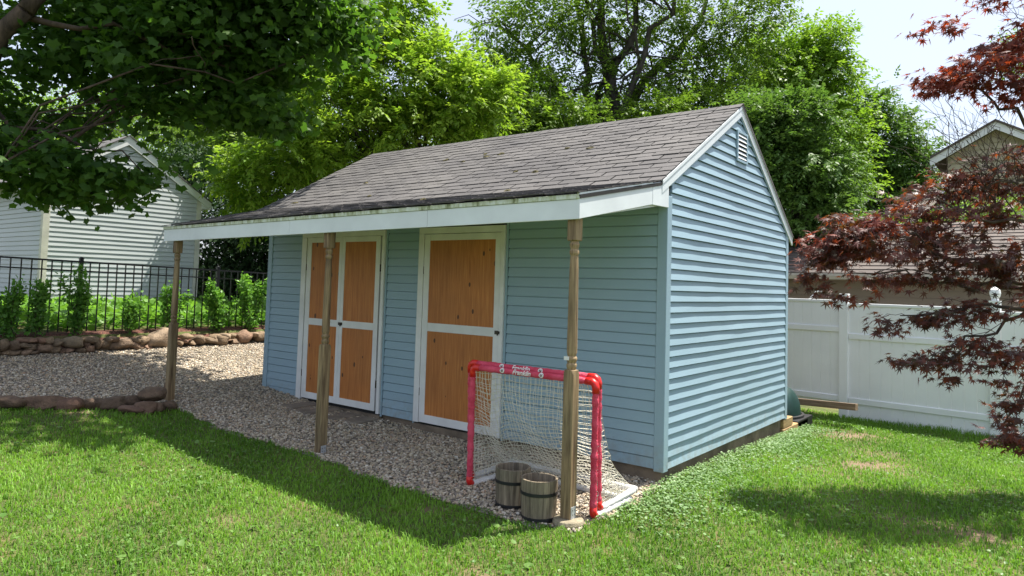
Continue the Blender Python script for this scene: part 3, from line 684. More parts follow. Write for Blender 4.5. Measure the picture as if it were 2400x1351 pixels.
for i, (px, py, ww, hh) in enumerate(ST):
    p = on_x(px, py, WALLX+random.uniform(-.04, .05)); dep = (p-CAM)@CF; s = dep/FPX
    o = place("stone", SM[i % 8], None, rw, Matrix.Translation(p) @ Matrix.Rotation(random.uniform(-.25, .25), 4, 'X') @ Matrix.Rotation(random.uniform(-.2, .2), 4, 'Z') @ Matrix.Diagonal((.15+random.uniform(-.02, .03), ww*s*.60, hh*s*.60, 1)))
    if ww > 45: o["label"] = "large rounded boulder in the wall"
eg = empty("stone_edging", tuple(on_ground(380, 962)), "single course of flat brownstone edging between gravel and lawn", "stone edging")
for i, (px, py, ww, hh) in enumerate(((-45, 947, 60, 26), (-115, 947, 66, 26), (22, 947, 54, 28), (95, 946, 84, 27), (167, 949, 68, 26), (222, 946, 50, 25), (272, 948, 52, 26), (315, 944, 38, 26), (312, 962, 50, 16), (342, 958, 42, 26), (372, 957, 34, 20), (398, 951, 28, 24))):
    g = on_ground(px, py+hh*.42); dep = (g-CAM)@CF; s = dep/FPX
    place("stone", SE[i % 6], None, eg, Matrix.Translation((g[0], g[1], g[2]+hh*s*.42)) @ Matrix.Rotation(math.atan2(gb[1][1]-gb[3][1], gb[1][0]-gb[3][0]), 4, 'Z') @ Matrix.Rotation(random.uniform(-.08, .08), 4, 'Y') @ Matrix.Diagonal((ww*s*.62, .12, hh*s*.70, 1)))
g = on_ground(360, 962); dep = (g-CAM)@CF; s = dep/FPX
tag(place("field_stone", SE[2], None, None, Matrix.Translation((g[0]-.06, g[1]+.01, g[2]+.175)) @ Matrix.Rotation(.75, 4, 'Z') @ Matrix.Rotation(.15, 4, 'X') @ Matrix.Diagonal((29*s, .15, 17*s, 1))), "big flat brown stone lying on top of the edging beside left post", "stone")
g = on_ground(392, 940)
tag(place("field_stone", SE[3], None, None, Matrix.Translation((g[0]-.06, g[1]+.03, g[2]+.13)) @ Matrix.Diagonal((.055, .055, .14, 1))), "small pinkish stone tucked between flat stone and left post", "stone")

# ================================================================== black fence on the left
FX = -9.85
bf = empty("metal_fence", (FX, 0, float(H(FX, 0))), "black flat topped metal picket fence behind the stone wall", "fence")
posts_y = [on_x(185, 700, FX)[1]]; py2 = on_x(508, 690, FX)[1]; step = py2-posts_y[0]
posts_y = [posts_y[0]-step*2, posts_y[0]-step, posts_y[0], py2, py2+step, py2+2*step]
zt = float(on_x(188, 612, FX)[2]); zb_ = float(on_x(188, 786, FX)[2]); zt2 = float(on_x(500, 632, FX)[2])
def ftop(y): return zt+(zt2-zt)*(y-posts_y[2])/(posts_y[3]-posts_y[2])
def fbot(y): return zb_+.5*(zt2-zt)*(y-posts_y[2])/(posts_y[3]-posts_y[2])
cap = MB()
for y in posts_y:
    t_ = ftop(y); p = MB().box(FX-.028, FX+.028, y-.028, y+.028, float(H(FX, y))-.1, t_+.035).build("fence_post", M['black'], bf)
    c = MB(); c.box(FX-.034, FX+.034, y-.034, y+.034, t_+.035, t_+.05); c.lathe([(.03, t_+.05), (.028, t_+.062), (.015, t_+.072)], FX, y, 10); c.build("post_cap", M['black'], p)
for a, b in zip(posts_y[:-1], posts_y[1:]):
    for off, hh in ((0, .028), (-.155, .022), (None, .03)):
        m = MB(); za, zb2 = ((ftop(a)+off, ftop(b)+off) if off is not None else (fbot(a)+.03, fbot(b)+.03))
        vs = []
        for (y, z) in ((a+.029, za), (b-.029, zb2)):
            vs += [(FX-.014, y, z-hh), (FX+.014, y, z-hh), (FX+.014, y, z), (FX-.014, y, z)]
        m.add(vs, [(0, 1, 2, 3), (7, 6, 5, 4), (0, 4, 5, 1), (1, 5, 6, 2), (2, 6, 7, 3), (3, 7, 4, 0)]).build("fence_rail", M['black'], bf)
    n = 17
    for i in range(1, n):
        y = a+(b-a)*i/n; MB().box(FX-.0085, FX+.0085, y-.0085, y+.0085, fbot(y)+.028, ftop(y)-.005).build("picket", M['black'], bf)

# ================================================================== neighbour's grey shed on the left
ns = empty("neighbour_shed", (-13.7, 1.2, .7), "pale grey clapboard shed with white rake boards behind black fence", "shed")
NX, NY0, NY1, NZ0, NZE, NPY, NPZ = -13.70, -.44, 2.92, .76, 3.50, 1.14, 4.64
MB().prism([(NY0+.03, .3), (NY1-.03, .3), (NY1-.03, NZE), (NPY, NPZ-.06), (NY0+.03, NZE)], 'x', NX-4.2, NX-.02).build("wall_core", M['greywhite'], ns)
nsl = (NPZ-NZE)/(NY1-NPY)
def nspan(z):
    if z < NZE: return NY0+.09, NY1-.09
    q = (NPZ-z)/nsl; return max(NY0+.09, NPY-q), min(NY1-.09, NPY+q)
k = 0
while NZ0+k*R_ < NPZ-.08:
    z0 = NZ0+k*R_; z1 = min(z0+R_, NPZ-.02); a, b = nspan(z0); c, d = nspan(z1)
    plank_mesh('y', a, b, z0, z1, .018, NX, 1, c, max(d, c+.002), wav=.0022, seed=500+k).build("siding_course", M['greywhite'], ns)
    if z0 < NZE: plank_mesh('x', NX-4.1, NX-.09, z0, z1, .018, NY0, -1).build("siding_course", M['greywhite'], ns)
    k += 1
for y in (NY0, NY1): MB().box(NX-.10, NX+.024, min(y, y-.1*(1 if y > 1 else -1))-.012, max(y, y-.1*(1 if y > 1 else -1))+.012, NZ0-.02, NZE+.02).build("corner_trim", M['cream'], ns)
for sgn in (-1, 1):
    yb = NPY+sgn*(NY1-NPY+.24); zb2 = NPZ-nsl*(NY1-NPY+.24)
    MB().prism([(NPY, NPZ+.10), (yb, zb2+.10), (yb, zb2-.07), (NPY, NPZ-.09)], 'x', NX+.03, NX+.055).build("rake_board", M['white'], ns)
    MB().prism([(NPY, NPZ+.13), (yb, zb2+.13), (yb, zb2+.10), (NPY, NPZ+.10)], 'x', NX-4.3, NX+.08).build("roof", M['shingle'], ns)
    MB().prism([(yb, zb2-.06), (yb-sgn*.24, zb2-.06), (yb-sgn*.24, zb2+.10)], 'x', NX-.3, NX+.03).build("eave_return", M['white'], ns)

# ================================================================== white vinyl fence on the right
fa = np.array([.19, 6.20]); fb_ = np.array([2.19, 6.00]); fd_ = (fb_-fa)/np.linalg.norm(fb_-fa); FL = np.linalg.norm(fb_-fa); ang = math.atan2(fd_[1], fd_[0])
vf = empty("vinyl_fence", (fa[0], fa[1], -.30), "white vinyl privacy fence of vertical boards behind the blue shed", "fence", rz=ang)
VM = Matrix.Translation((fa[0], fa[1], 0)) @ Matrix.Rotation(ang, 4, 'Z')
def vpart(name, x0, x1, y0, y1, z0, z1, par=None, bev=.004):
    m = MB().box(x0, x1, y0, y1, z0, z1); m.v = [tuple(VM @ Vector(q)) for q in m.v]; return m.build(name, M['vinyl'], par or vf, bevel=bev)
def vpost(x, z1, finial=True):
    p = vpart("fence_post", x-.0635, x+.0635, -.0635, .0635, -.7, z1)
    if finial:
        m = MB(); m.box(x-.068, x+.068, -.068, .068, z1, z1+.02)
        m.lathe([(.045, z1+.02), (.045, z1+.05), (.062, z1+.085), (.070, z1+.125), (.062, z1+.17), (.035, z1+.205), (.006, z1+.225)], x, 0, 18); m.v = [tuple(VM @ Vector(q)) for q in m.v]
        m.build("post_finial", M['vinyl'], p, smooth=False)
for i, x in enumerate((-FL*1.02-.1, 0, FL, FL*2)): vpost(x, [1.62, 1.66, 1.60, 1.60][i], i != 1)
def vpanel(x0, x1, zt_, zb2, rails, nb):
    x0 += .0655; x1 -= .0655; wB = (x1-x0)/nb
    for i in range(nb): vpart("fence_board", x0+i*wB+.0012, x0+(i+1)*wB-.0012, -.011, .011, zb2+.01*(i % 2)*0, zt_-.02, bev=.0035)
    vpart("fence_rail", x0, x1, -.025, .025, zt_-.03, zt_+.015, bev=.005)
    for z in rails: vpart("fence_rail", x0+.004, x1-.004, -.030, .030, z-.045, z+.045, bev=.005)
vpanel(-FL-.06, 0, 1.545, -.16, (1.09, -.005), 13)
vpanel(0, FL, 1.50, -.33, (.99, -.02), 12); vpanel(FL, FL*2, 1.46, -.36, (.95, -.05), 12)
# slanted white pole beyond the fence
a = on_y(1898, 702, 7.4); b = on_y(1915, 683, 7.4)
m = MB(); d = (b-a)/np.linalg.norm(b-a); m.tube([a-d*2.4, b], .022, 10); m.box(b[0]-.03, b[0]+.09, b[1]-.025, b[1]+.025, b[2]-.012, b[2]+.012)
tag(m.build("slanted_pole", M['vinyl']), "slanted white pole with flat top peeking over the white fence", "pole")

# ================================================================== brown garage and beige house on the right
gg = empty("brown_garage", (2, 10, -.3), "brown clapboard garage with brown shingle roof behind white fence", "garage")
GE, GR = 2.06, 3.35
MB().box(-5, 9, 10.03, 15.5, -.5, GE).build("wall", M['brown_siding'], gg)
for k in range(6): plank_mesh('x', -5, 9, 1.20+k*.145, 1.345+k*.145, .018, 10.0, -1).build("siding_course", M['brown_siding'], gg)
def groof(y0, z0, y1, z1, name, mat):
    quadslab(name, [(-5.4, y0, z0), (9.4, y0, z0), (9.4, y1, z1), (-5.4, y1, z1)], .05, mat, gg)
n = 15
for k in range(n):
    f0, f1 = k/n, (k+1)/n
    quadslab("shingle_course", [(-5.4, 9.55+3.1*f0, GE+.03+(GR-GE)*f0+.012), (9.4, 9.55+3.1*f0, GE+.03+(GR-GE)*f0+.012), (9.4, 9.55+3.1*f1, GE+.03+(GR-GE)*f1-.008), (-5.4, 9.55+3.1*f1, GE+.03+(GR-GE)*f1-.008)], .03, M['brown_roof'], gg)
groof(12.66, GR-.01, 15.9, GE, "back_roof", M['brown_roof'])
gt = MB(); gt.prism([(9.44, GE+.02), (9.56, GE+.02), (9.56, GE-.10), (9.47, GE-.10), (9.44, GE-.03)], 'x', -5.4, 9.4); gt.build("gutter", M['gutter'], gg)
MB().box(-5.3, 9.3, 9.57, 10.0, GE-.06, GE-.03).build("soffit", M['gutter'], gg)
hb = empty("beige_house", (2.5, 24, 0), "beige house gable rising beyond the trees at the right edge", "house")
pk = at(2335, 305, 25.0); hw, hs = 1.5, .58
MB().prism([(pk[0]-hw, -1), (pk[0]+hw, -1), (pk[0]+hw, pk[2]-hs*hw), (pk[0], pk[2]), (pk[0]-hw, pk[2]-hs*hw)], 'y', pk[1], pk[1]+8).build("wall", M['beige'], hb)
zw = float(at(2335, 440, 26)[2])
MB().box(pk[0]-3.2, pk[0]+7.5, pk[1]+1.2, pk[1]+7.5, -1, zw-.9).build("side_wing", M['beige'], hb)
MB().prism([(pk[1]+.8, zw-.95), (pk[1]+4.3, zw), (pk[1]+7.9, zw-.95), (pk[1]+7.9, zw-1.05), (pk[1]+.8, zw-1.05)], 'x', pk[0]-3.5, pk[0]+7.8).build("roof", M['brown_roof'], hb)
for k in range(14):
    z0 = pk[2]-.45-k*.22; q = min((pk[2]-.2-z0-.1)/hs, hw-.03)
    plank_mesh('x', pk[0]-q, pk[0]+q, z0, z0+.2, .03, pk[1]-.015, -1).build("siding_course", M['beige'], hb)
for sgn in (-1, 1):
    xe = pk[0]+sgn*(hw+.5); ze = pk[2]-hs*(hw+.5)
    MB().prism([(pk[0], pk[2]+.22), (xe, ze+.22), (xe, ze-.05), (pk[0], pk[2]-.05)], 'y', pk[1]-.42, pk[1]-.36).build("rake_board", M['white'], hb)
    MB().prism([(pk[0], pk[2]+.30), (xe, ze+.30), (xe, ze+.221), (pk[0], pk[2]+.221)], 'y', pk[1]-.5, pk[1]+8.3).build("roof", M['brown_roof'], hb)

# ================================================================== clutter behind the shed corner
tb = MB()
n, m_ = 14, 10; vs = []; fs = []
for i in range(m_+1):
    f = i/m_; ph = f*math.pi/2
    for k in range(n*2):
        th = math.pi*k/n; vs.append((-.36+.30*math.cos(ph)**.8*math.cos(th), 4.62+.42*math.cos(ph)**.8*math.sin(th), -.10+.40*math.sin(ph)))
for i in range(m_):
    for k in range(n*2): fs.append((i*n*2+k, i*n*2+(k+1) % (n*2), (i+1)*n*2+(k+1) % (n*2), (i+1)*n*2+k))
tb.add(vs, fs); tub = empty("overturned_tub", (-.27, 4.62, -.25), "dark green plastic tub turned over behind the shed corner", "tub")
tb.build("bowl", M['tub'], tub, smooth=True)
rm = MB(); rm.lathe([(.31, -.13), (.345, -.13), (.345, -.10), (.31, -.095)], -.36, 4.62, 28, False); rm.v = [(x, 4.62+(y-4.62)*1.38, z) for x, y, z in rm.v]; rm.build("rim", M['hoop'], tub)
MB().box(-.55, .02, 4.25, 5.0, -.30, -.131).build("base_block", M['hoop'], tub)
a = on_y(1868, 941, 5.25); b = on_y(2008, 955, 5.25)
m = MB(); dd = (b-a)/np.linalg.norm(b-a); a = a-dd*.9; up = np.array([0, .12, .99]); wd = np.array([0, .99, -.12])
vs = [p+sx*wd*.09+sz*up*.048 for p in (a, b) for sx, sz in ((-1, -1), (1, -1), (1, 1), (-1, 1))]
tag(m.add(vs, [(0, 1, 2, 3), (7, 6, 5, 4), (0, 4, 5, 1), (1, 5, 6, 2), (2, 6, 7, 3), (3, 7, 4, 0)]).build("wood_plank", M['plank'], None, bevel=.004), "weathered plank sticking out past the dark green tub", "plank")
MB_ = MB().box(-.62, -.42, 5.0, 5.5, -.32, float(a[2])-.045); tag(MB_.build("support_block", M['timber'], None, bevel=.01), "timber block holding up the hidden end of the plank", "timber block")
for i, (x0, x1, y0, y1, z0, z1, lb) in enumerate(((-.13, .015, 3.60, 4.02, -.14, -.025, "short upper timber stacked at the rear corner of the shed"), (-.12, .02, 3.58, 4.75, -.30, -.145, "long lower timber lying behind the rear corner of the shed"))):
    tag(MB().box(x0, x1, y0, y1, z0, z1).build("landscape_timber", M['timber'], None, bevel=.008), lb, "timber", "timbers at the shed corner")

# ================================================================== barrels
def barrel(cx, cy, label):
    zb2 = float(H(cx, cy))+.012; t = empty("planter_barrel", (cx, cy, zb2), label, "planter", "wooden barrel planters")
    Rt, Rb, Hh, th, n = .139, .128, .295, .014, 17
    rot0 = random.uniform(0, 1)
    for k in range(n):
        a0 = rot0+2*math.pi*(k+.018)/n; a1 = rot0+2*math.pi*(k+.982)/n; am = (a0+a1)/2; zt_ = zb2+Hh+random.uniform(-.0008, .0008); vs = []
        for z, R0 in ((zb2, Rb), (zb2+Hh*.55, (Rb+Rt)/2+.004), (zt_, Rt)):
            for a_, rr_ in ((a0, R0), (am, R0+.0025), (a1, R0), (a1, R0-th), (a0, R0-th)): vs.append((cx+rr_*math.cos(a_), cy+rr_*math.sin(a_), z))
        fs = [(4, 3, 2, 1, 0), (10, 11, 12, 13, 14)]+[(i*5+j, i*5+(j+1) % 5, i*5+5+(j+1) % 5, i*5+5+j) for i in range(2) for j in range(5)]
        MB().add(vs, fs).build("stave", M['stave'], t)
    for z, hh in ((zb2+Hh*.62, .024), (zb2+.004, .022)):
        R0 = Rb+(Rt-Rb)*(z-zb2)/Hh+.0065
        MB().lathe([(R0-.004, z), (R0+.002, z), (R0+.0025, z+hh), (R0-.004, z+hh)], cx, cy, 34, False).build("hoop", M['hoop'], t)
    so_ = MB(); vs = [(cx, cy, zb2+.21)]; 
    for r_ in (.04, .08, .118):
        for k in range(16): vs.append((cx+r_*math.cos(k*math.pi/8), cy+r_*math.sin(k*math.pi/8), zb2+.205+random.uniform(-.012, .014)))
    fs = [(0, 1+k, 1+(k+1) % 16) for k in range(16)]+[(1+i*16+k, 17+i*16+k, 17+i*16+(k+1) % 16, 1+i*16+(k+1) % 16) for i in range(2) for k in range(16)]
    so_.add(vs, fs).build("soil", M['soil'], t, smooth=True)
barrel(-.615, -1.425, "left wooden barrel planter, farther from the right porch post"); barrel(-.285, -1.53, "right wooden barrel planter touching the right porch post")

# ================================================================== hockey goals
def goal(ox, oy, oz, Wd, Ht, Dp, tilt, label, letters, seed):
    z0 = oz; t = empty("hockey_goal", (ox, oy, z0), label, "goal", "street hockey goals under the porch")
    T = Matrix.Translation((ox, oy, z0)) @ Matrix.Rotation(tilt, 4, 'X'); q = random.Random(seed)
    # local frame: x to the left post (negative), y back, z up; right post at x=0
    def wrinkled(a, b, r_, n=40, amp=.0045):
        pts = [np.array(a)+(np.array(b)-np.array(a))*i/n for i in range(n+1)]; return pts, [r_+q.uniform(-amp, amp)*(0 < i < n) for i in range(n+1)]
    def mk(name, pts, rad, mat, n=12, par=None):
        m = MB().tube(pts, rad, n); m.v = [tuple(T @ Vector(v)) for v in m.v]; return m.build(name, mat, par or t, smooth=True)
    r_ = .0262
    for x, nm in ((0, "side_post"), (-Wd, "side_post")):
        p, rd = wrinkled((x, 0, .06), (x, 0, Ht-.075), r_); mk(nm, p, rd, M['sleeve'])
        sg = 1 if x < -.1 else -1
        mk("elbow", [(x, 0, Ht-.085), (x, 0, Ht-.04), (x+sg*.008, 0, Ht-.015), (x+sg*.03, 0, Ht), (x+sg*.085, 0, Ht)], [.029, .030, .0305, .030, .029], M['redplastic'])
        mk("elbow", [(x, 0, .07), (x, 0, .03), (x, .01, .012), (x, .035, 0.005)], [.028, .029, .029, .027], M['redplastic'])
        p, rd = wrinkled((x, .03, .0), (x*.99, Dp-.03, .0), .027, 20, .003); mk("base_tube", p, rd, M['whitesleeve'])
    p, rd = wrinkled((-.08, 0, Ht), (-Wd+.08, 0, Ht), r_, 40, .003); cb = mk("crossbar", p, rd, M['sleeve'])
    p, rd = wrinkled((0.012, Dp, 0), (-Wd-.012, Dp, 0), .027, 24, .003); mk("rear_tube", p, rd, M['whitesleeve'])
    # net: sheet from crossbar to rear tube plus the two sides
    nu, nv = (34, 32) if seed == 1 else (24, 22)
    def sheet(u, v):
        x = -Wd*u; yy = Dp*(.10*v+.90*v**3.2); zz = Ht*(1-v)**1.0; zz = Ht*(1-v)*(1-.10*math.sin(math.pi*v))
        yy += .035*math.sin(u*9+1)*math.sin(math.pi*v)*.7+.03*math.sin(math.pi*v); xx = x+.020*math.sin(v*8+u*5)*math.sin(math.pi*u)
        zz += .012*math.sin(u*17+v*5+1)*math.sin(math.pi*v)-.05*math.exp(-((u-.86)/.06)**2)*math.sin(math.pi*v)
        if v > .72: zz = max(zz, .01+.03*(1-v))
        return np.array([xx, yy, zz])
    nt_ = MB(); cr = .0023
    def cord(a, b):
        d = b-a; l = np.linalg.norm(d)
        if l < 1e-4: return
        d /= l; s1 = np.cross(d, [.3, .9, .2]); s1 /= np.linalg.norm(s1)+1e-9; s2 = np.cross(d, s1); vs = []
        for p_ in (a, b):
            for k in range(3):
                th = 2*math.pi*k/3; vs.append(p_+cr*(math.cos(th)*s1+math.sin(th)*s2))
        nt_.add(vs, [(0, 1, 4, 3), (1, 2, 5, 4), (2, 0, 3, 5)])
    G = [[sheet(i/nu, j/nv) for j in range(nv+1)] for i in range(nu+1)]
    for i in range(nu+1):
        for j in range(nv+1):
            G[i][j] = G[i][j]+np.array([q.gauss(0, .003), q.gauss(0, .003), q.gauss(0, .003)])
    for i in range(nu+1):
        for j in range(nv+1):
            if i < nu: cord(G[i][j], G[i+1][j])
            if j < nv: cord(G[i][j], G[i][j+1])
    for side in (0, 1):
        E_ = G[0] if side == 0 else G[nu]; ns_ = 12; rows = []
        for j in range(nv+1):
            e = E_[j]; a_ = np.array([-Wd*side, 0.015, max(e[2], .0)]); cnt = max(1, int(ns_*min(1, e[1]/Dp)+.5))
            rows.append([a_+(e-a_)*i/cnt+np.array([q.gauss(0, .004), q.gauss(0, .004), q.gauss(0, .004)])*(0 < i < cnt) for i in range(cnt+1)])
        for j in range(nv+1):
            for i in range(len(rows[j])-1): cord(rows[j][i], rows[j][i+1])
            if j < nv:
                for i in range(len(rows[j])): cord(rows[j][i], rows[j+1][min(i, len(rows[j+1])-1)])
    nt_.v = [tuple(T @ Vector(v)) for v in nt_.v]
    me = bpy.data.meshes.new("net"); me.from_pydata(nt_.v, [], nt_.f); me.update(); link("net", me, M['cord'], t)
    # printed lettering wrapped round the crossbar
    cu = bpy.data.curves.new("lettering", 'FONT'); cu.body = "Franklin"; cu.size = .062; cu.shear = .25; cu.offset = .0014; cu.align_x = 'CENTER'; cu.space_character = .95
    tmp = bpy.data.objects.new("lettering", cu); COL.objects.link(tmp); bpy.context.view_layer.update()
    me = bpy.data.meshes.new_from_object(tmp.evaluated_get(bpy.context.evaluated_depsgraph_get())); COL.objects.unlink(tmp); bpy.data.objects.remove(tmp)
    bm = bmesh.new(); bm.from_mesh(me); bmesh.ops.triangulate(bm, faces=bm.faces[:]); bmesh.ops.subdivide_edges(bm, edges=bm.edges[:], cuts=1)
    RR = r_+.0042
    def wrap(x, s): 
        th = s/RR+.15; return T @ Vector((x, -RR*math.cos(th), Ht+RR*math.sin(th)))
    cxx = -Wd*.56
    for v in bm.verts: v.co = wrap(cxx+v.co.x, v.co.y-.02)
    bm.to_mesh(me); bm.free(); me.materials.clear(); link("lettering", me, M['print'], cb)
    for sx in (-.20, .20):
        em = MB(); vs = [wrap(cxx+sx, 0)]
        for k in range(14):
            a_ = 2*math.pi*k/14; vs.append(wrap(cxx+sx+.024*math.cos(a_), .021*math.sin(a_)*(1.15 if math.sin(a_) > 0 else 1)))
        em.add(vs, [(0, 1+k, 1+(k+1) % 14) for k in range(14)]); eo = em.build("emblem", M['print'], cb)
        RR += .0008; dm = MB()
        for (ax, ay, bx, by) in ((-.012, .010, -.004, .006), (.004, .012, .012, .006), (-.010, -.010, .010, -.004), (-.014, .0, .010, .002)):
            nx_, ny_ = -(by-ay), bx-ax; l = math.hypot(nx_, ny_); nx_, ny_ = nx_/l*.0028, ny_/l*.0028
            dm.add([wrap(cxx+sx+a0, b0) for a0, b0 in ((ax+nx_, ay+ny_), (ax-nx_, ay-ny_), (bx-nx_, by-ny_), (bx+nx_, by+ny_))], [(0, 1, 2, 3)])
        dm.build("emblem_mark", M['printdark'], eo); RR -= .0008
gz = float(H(-.6, -1.2))+.028
goal(.045, -1.285, gz, 1.235, 1.005, .58, 0.0, "front red framed street hockey goal with white net beside barrels", True, 1)
goal(.036, -1.192, gz+.030, 1.295, 1.005, .60, 0.045, "second red hockey goal nested just behind the front one", True, 2)

# ================================================================== foliage
def unit(v): return v/(np.linalg.norm(v, axis=-1, keepdims=True)+1e-9)
RHOMB = (np.array([(0, 0), (.24, .42), (0, 1), (-.24, .42)]), [(0, 1, 2), (0, 2, 3)], np.array([0, .03, -.03, .03]))
OVAL = (np.array([(0, 0), (.30, .25), (.30, .62), (0, 1), (-.30, .62), (-.30, .25)]), [(0, 1, 2), (0, 2, 3), (0, 3, 4), (0, 4, 5)], np.array([0, .06, .05, -.05, .05, .06]))
BROAD = (np.array([(0, .1), (.42, .15), (.40, .6), (0, 1), (-.40, .6), (-.42, .15)]), [(0, 1, 2), (0, 2, 3), (0, 3, 4), (0, 4, 5)], np.array([0, .08, .05, -.06, .05, .08]))
def star(lobes, notch):
    pts = []; n = len(lobes)
    for i, (a, l) in enumerate(lobes):
        pts.append((l*math.sin(a), .30+l*math.cos(a)*.95))
        if i < n-1:
            a2 = (a+lobes[i+1][0])/2; r_ = notch*min(l, lobes[i+1][1])*1.3; pts.append((r_*math.sin(a2), .30+r_*math.cos(a2)*.95))
    P = np.array([(0, .24)]+pts); T_ = [(0, i, i+1) for i in range(1, len(pts))]
    zz = np.where(np.arange(len(P)) == 0, .05, -.10*np.hypot(P[:, 0], P[:, 1]-.3)**2); return (P, T_, zz)
MAPLE = star([(-2.25, .38), (-1.15, .62), (-.55, .50), (0, .72), (.55, .50), (1.15, .62), (2.25, .38)], .74)
JMAP = star([(-2.3, .36), (-1.45, .56), (-.70, .72), (0, .80), (.70, .72), (1.45, .56), (2.3, .36)], .26)
def leaf_mesh(name, C, D, Nn, size, shape, vary):
    """C base points, D leaf axis, Nn leaf normal"""
    P2, T_, Z = shape; D = unit(D); Nn = unit(Nn-D*(Nn*D).sum(1, keepdims=True)); S = np.cross(D, Nn)
    size = np.asarray(size)[:, None, None]; n = len(C); k = len(P2)
    V = C[:, None, :]+size*(P2[None, :, 0:1]*S[:, None, :]+P2[None, :, 1:2]*D[:, None, :]+Z[None, :, None]*Nn[:, None, :])
    Fc = (np.arange(n)[:, None, None]*k+np.array(T_)[None]).reshape(-1, 3)
    return np_mesh(name, V.reshape(-1, 3), Fc, np.repeat(vary, k))
def rdir(n): return unit(rng.normal(size=(n, 3)))
def lobe_points(lobes, n_clump, per, spread, shell=.55, flat=.55):
    """lobes: (centre(3), rx, ry, rz, weight). Returns points, clump index, clump centres and outward vectors"""
    wts = np.array([l[4] for l in lobes], float); wts /= wts.sum(); which = rng.choice(len(lobes), n_clump, p=wts)
    c = np.array([lobes[i][0] for i in which]); r_ = np.array([lobes[i][1:4] for i in which]); d = rdir(n_clump)
    rad = shell+(1-shell)*rng.random(n_clump)**.6; rad[rng.random(n_clump) < .25] *= .65; rad[rng.random(n_clump) < .16] *= 1.22
    cc = c+d*r_*rad[:, None]
    idx = np.repeat(np.arange(n_clump), per); sp = spread*rng.uniform(.6, 1.35, n_clump)
    off = rng.normal(size=(len(idx), 3))*np.array([1, 1, flat])*sp[idx][:, None]
    return cc[idx]+off, idx, cc, d
def crown(name, lobes, n_clump, per, spread, size, shape, mat, parent, droop=.5, shell=.55, flat=.55, upn=.8, light=.35):
    P, idx, cc, out = lobe_points(lobes, n_clump, per, spread, shell, flat)
    n = len(P); D = unit(rdir(n)*.8+out[idx]*.5+np.array([0, 0, -droop])); Nn = unit(rdir(n)*.75+np.array([0, 0, upn])+out[idx]*.25)
    vary = np.clip(rng.random(n)*.7+(rng.random(len(cc))*light)[idx], 0, 1)
    o = link(name, leaf_mesh(name, P, D, Nn, size*rng.uniform(.7, 1.25, n), shape, vary), mat, parent); return o, cc
def limb(m, a, b, r0, r1, sag=0.0, wob_=.05, n=6, seg=7):
    a = np.array(a, float); b = np.array(b, float); L_ = np.linalg.norm(b-a); j = rng.normal(size=(n+1, 3))*wob_*L_*.25; j[0] = 0; j[-1] = 0
    pts = [a+(b-a)*i/n+j[i]+np.array([0, 0, sag*L_*math.sin(math.pi*i/n)]) for i in range(n+1)]
    m.tube(pts, [r0+(r1-r0)*(i/n)**.8 for i in range(n+1)], seg); return pts
def sprays(name, lobes, n_spray, mat, parent, leaf=.10, shell=.45, length=.34, spread=.22, wide=.75, light=.3):
    """shoots with paired leaflets along them, gathered in loose clumps"""
    P, idx, cc, out = lobe_points(lobes, n_spray//8, 8, spread, shell, .7)
    n = len(P); ax = unit(out[idx]*.75+rdir(n)*.7+np.array([0, 0, .12])); C_, D_, N_, Vy = [], [], [], []
    side = unit(np.cross(ax, np.array([0, 0, 1.0])+rdir(n)*.25)); up = np.cross(side, ax); base = rng.random(n)*.5+(rng.random(len(cc))*light)[idx]; ln = length*rng.uniform(.6, 1.3, n)[:, None]
    for k in range(9):
        f = k/8; sg = (1 if k % 2 else -1); c = P+ax*(f*ln)+np.array([0, 0, -.30])*ln*f*f; d = unit(ax*(.45 if k < 8 else 1)+side*sg*(wide if k < 8 else 0)+np.array([0, 0, -.45])+rdir(n)*.3)
        C_.append(c); D_.append(d); N_.append(unit(up+rdir(n)*.45+np.array([0, 0, .5]))); Vy.append(np.clip(base+rng.random(n)*.25, 0, 1))
    C_ = np.concatenate(C_); N = len(C_)
    return link(name, leaf_mesh(name, C_, np.concatenate(D_), np.concatenate(N_), leaf*rng.uniform(.7, 1.3, N), RHOMB, np.concatenate(Vy)), mat, parent), cc
def tree(name, label, base, lobes, mat, bark, tr, n_clump, per, spread, size, shape, n_limb=14, fork=.35, twig=.22, cat="tree", group=None, stems=1, spray=None, **kw):
    base = np.array(base, float); t = empty(name, tuple(base), label, cat, group)
    cr, cc = sprays("crown", lobes, spray[0], mat, t, spray[1], kw.get('shell', .3), spray[2], spread) if spray else crown("crown", lobes, n_clump, per, spread, size, shape, mat, t, **kw)
    ctr = np.average([l[0] for l in lobes], axis=0, weights=[l[4] for l in lobes]); m = MB()
    for s in range(stems):
        top = np.array([ctr[0]+rng.normal()*.25*stems, ctr[1]+rng.normal()*.25*stems, ctr[2]]); fk = base+(top-base)*fork
        pts = limb(m, base+rng.normal(size=3)*[.2, .2, 0]*(stems > 1), top, tr, tr*.35, 0, .12, 8, 9)
        sel = cc[rng.permutation(len(cc))[:n_limb]]
        for q in sel:
            i = rng.integers(3, 8); st = pts[i]; k_ = tr*.38*(1-i/12)
            mp = limb(m, st, q, k_, .012, .06, .16, 6, 6)
            for _ in range(2):
                e = mp[rng.integers(2, 5)]; limb(m, e, e+rng.normal(size=3)*np.linalg.norm(q-st)*twig+np.array([0, 0, .1]), k_*.35, .008, .03, .15, 4, 5)
    m.build("trunk", bark, t, smooth=True); return t
def L(px, py, t, rpx, rpy, w=1.0, rd=None):
    s = t/FPX; return (at(px, py, t), rpx*s, (rd if rd else rpx*s), rpy*s, w)

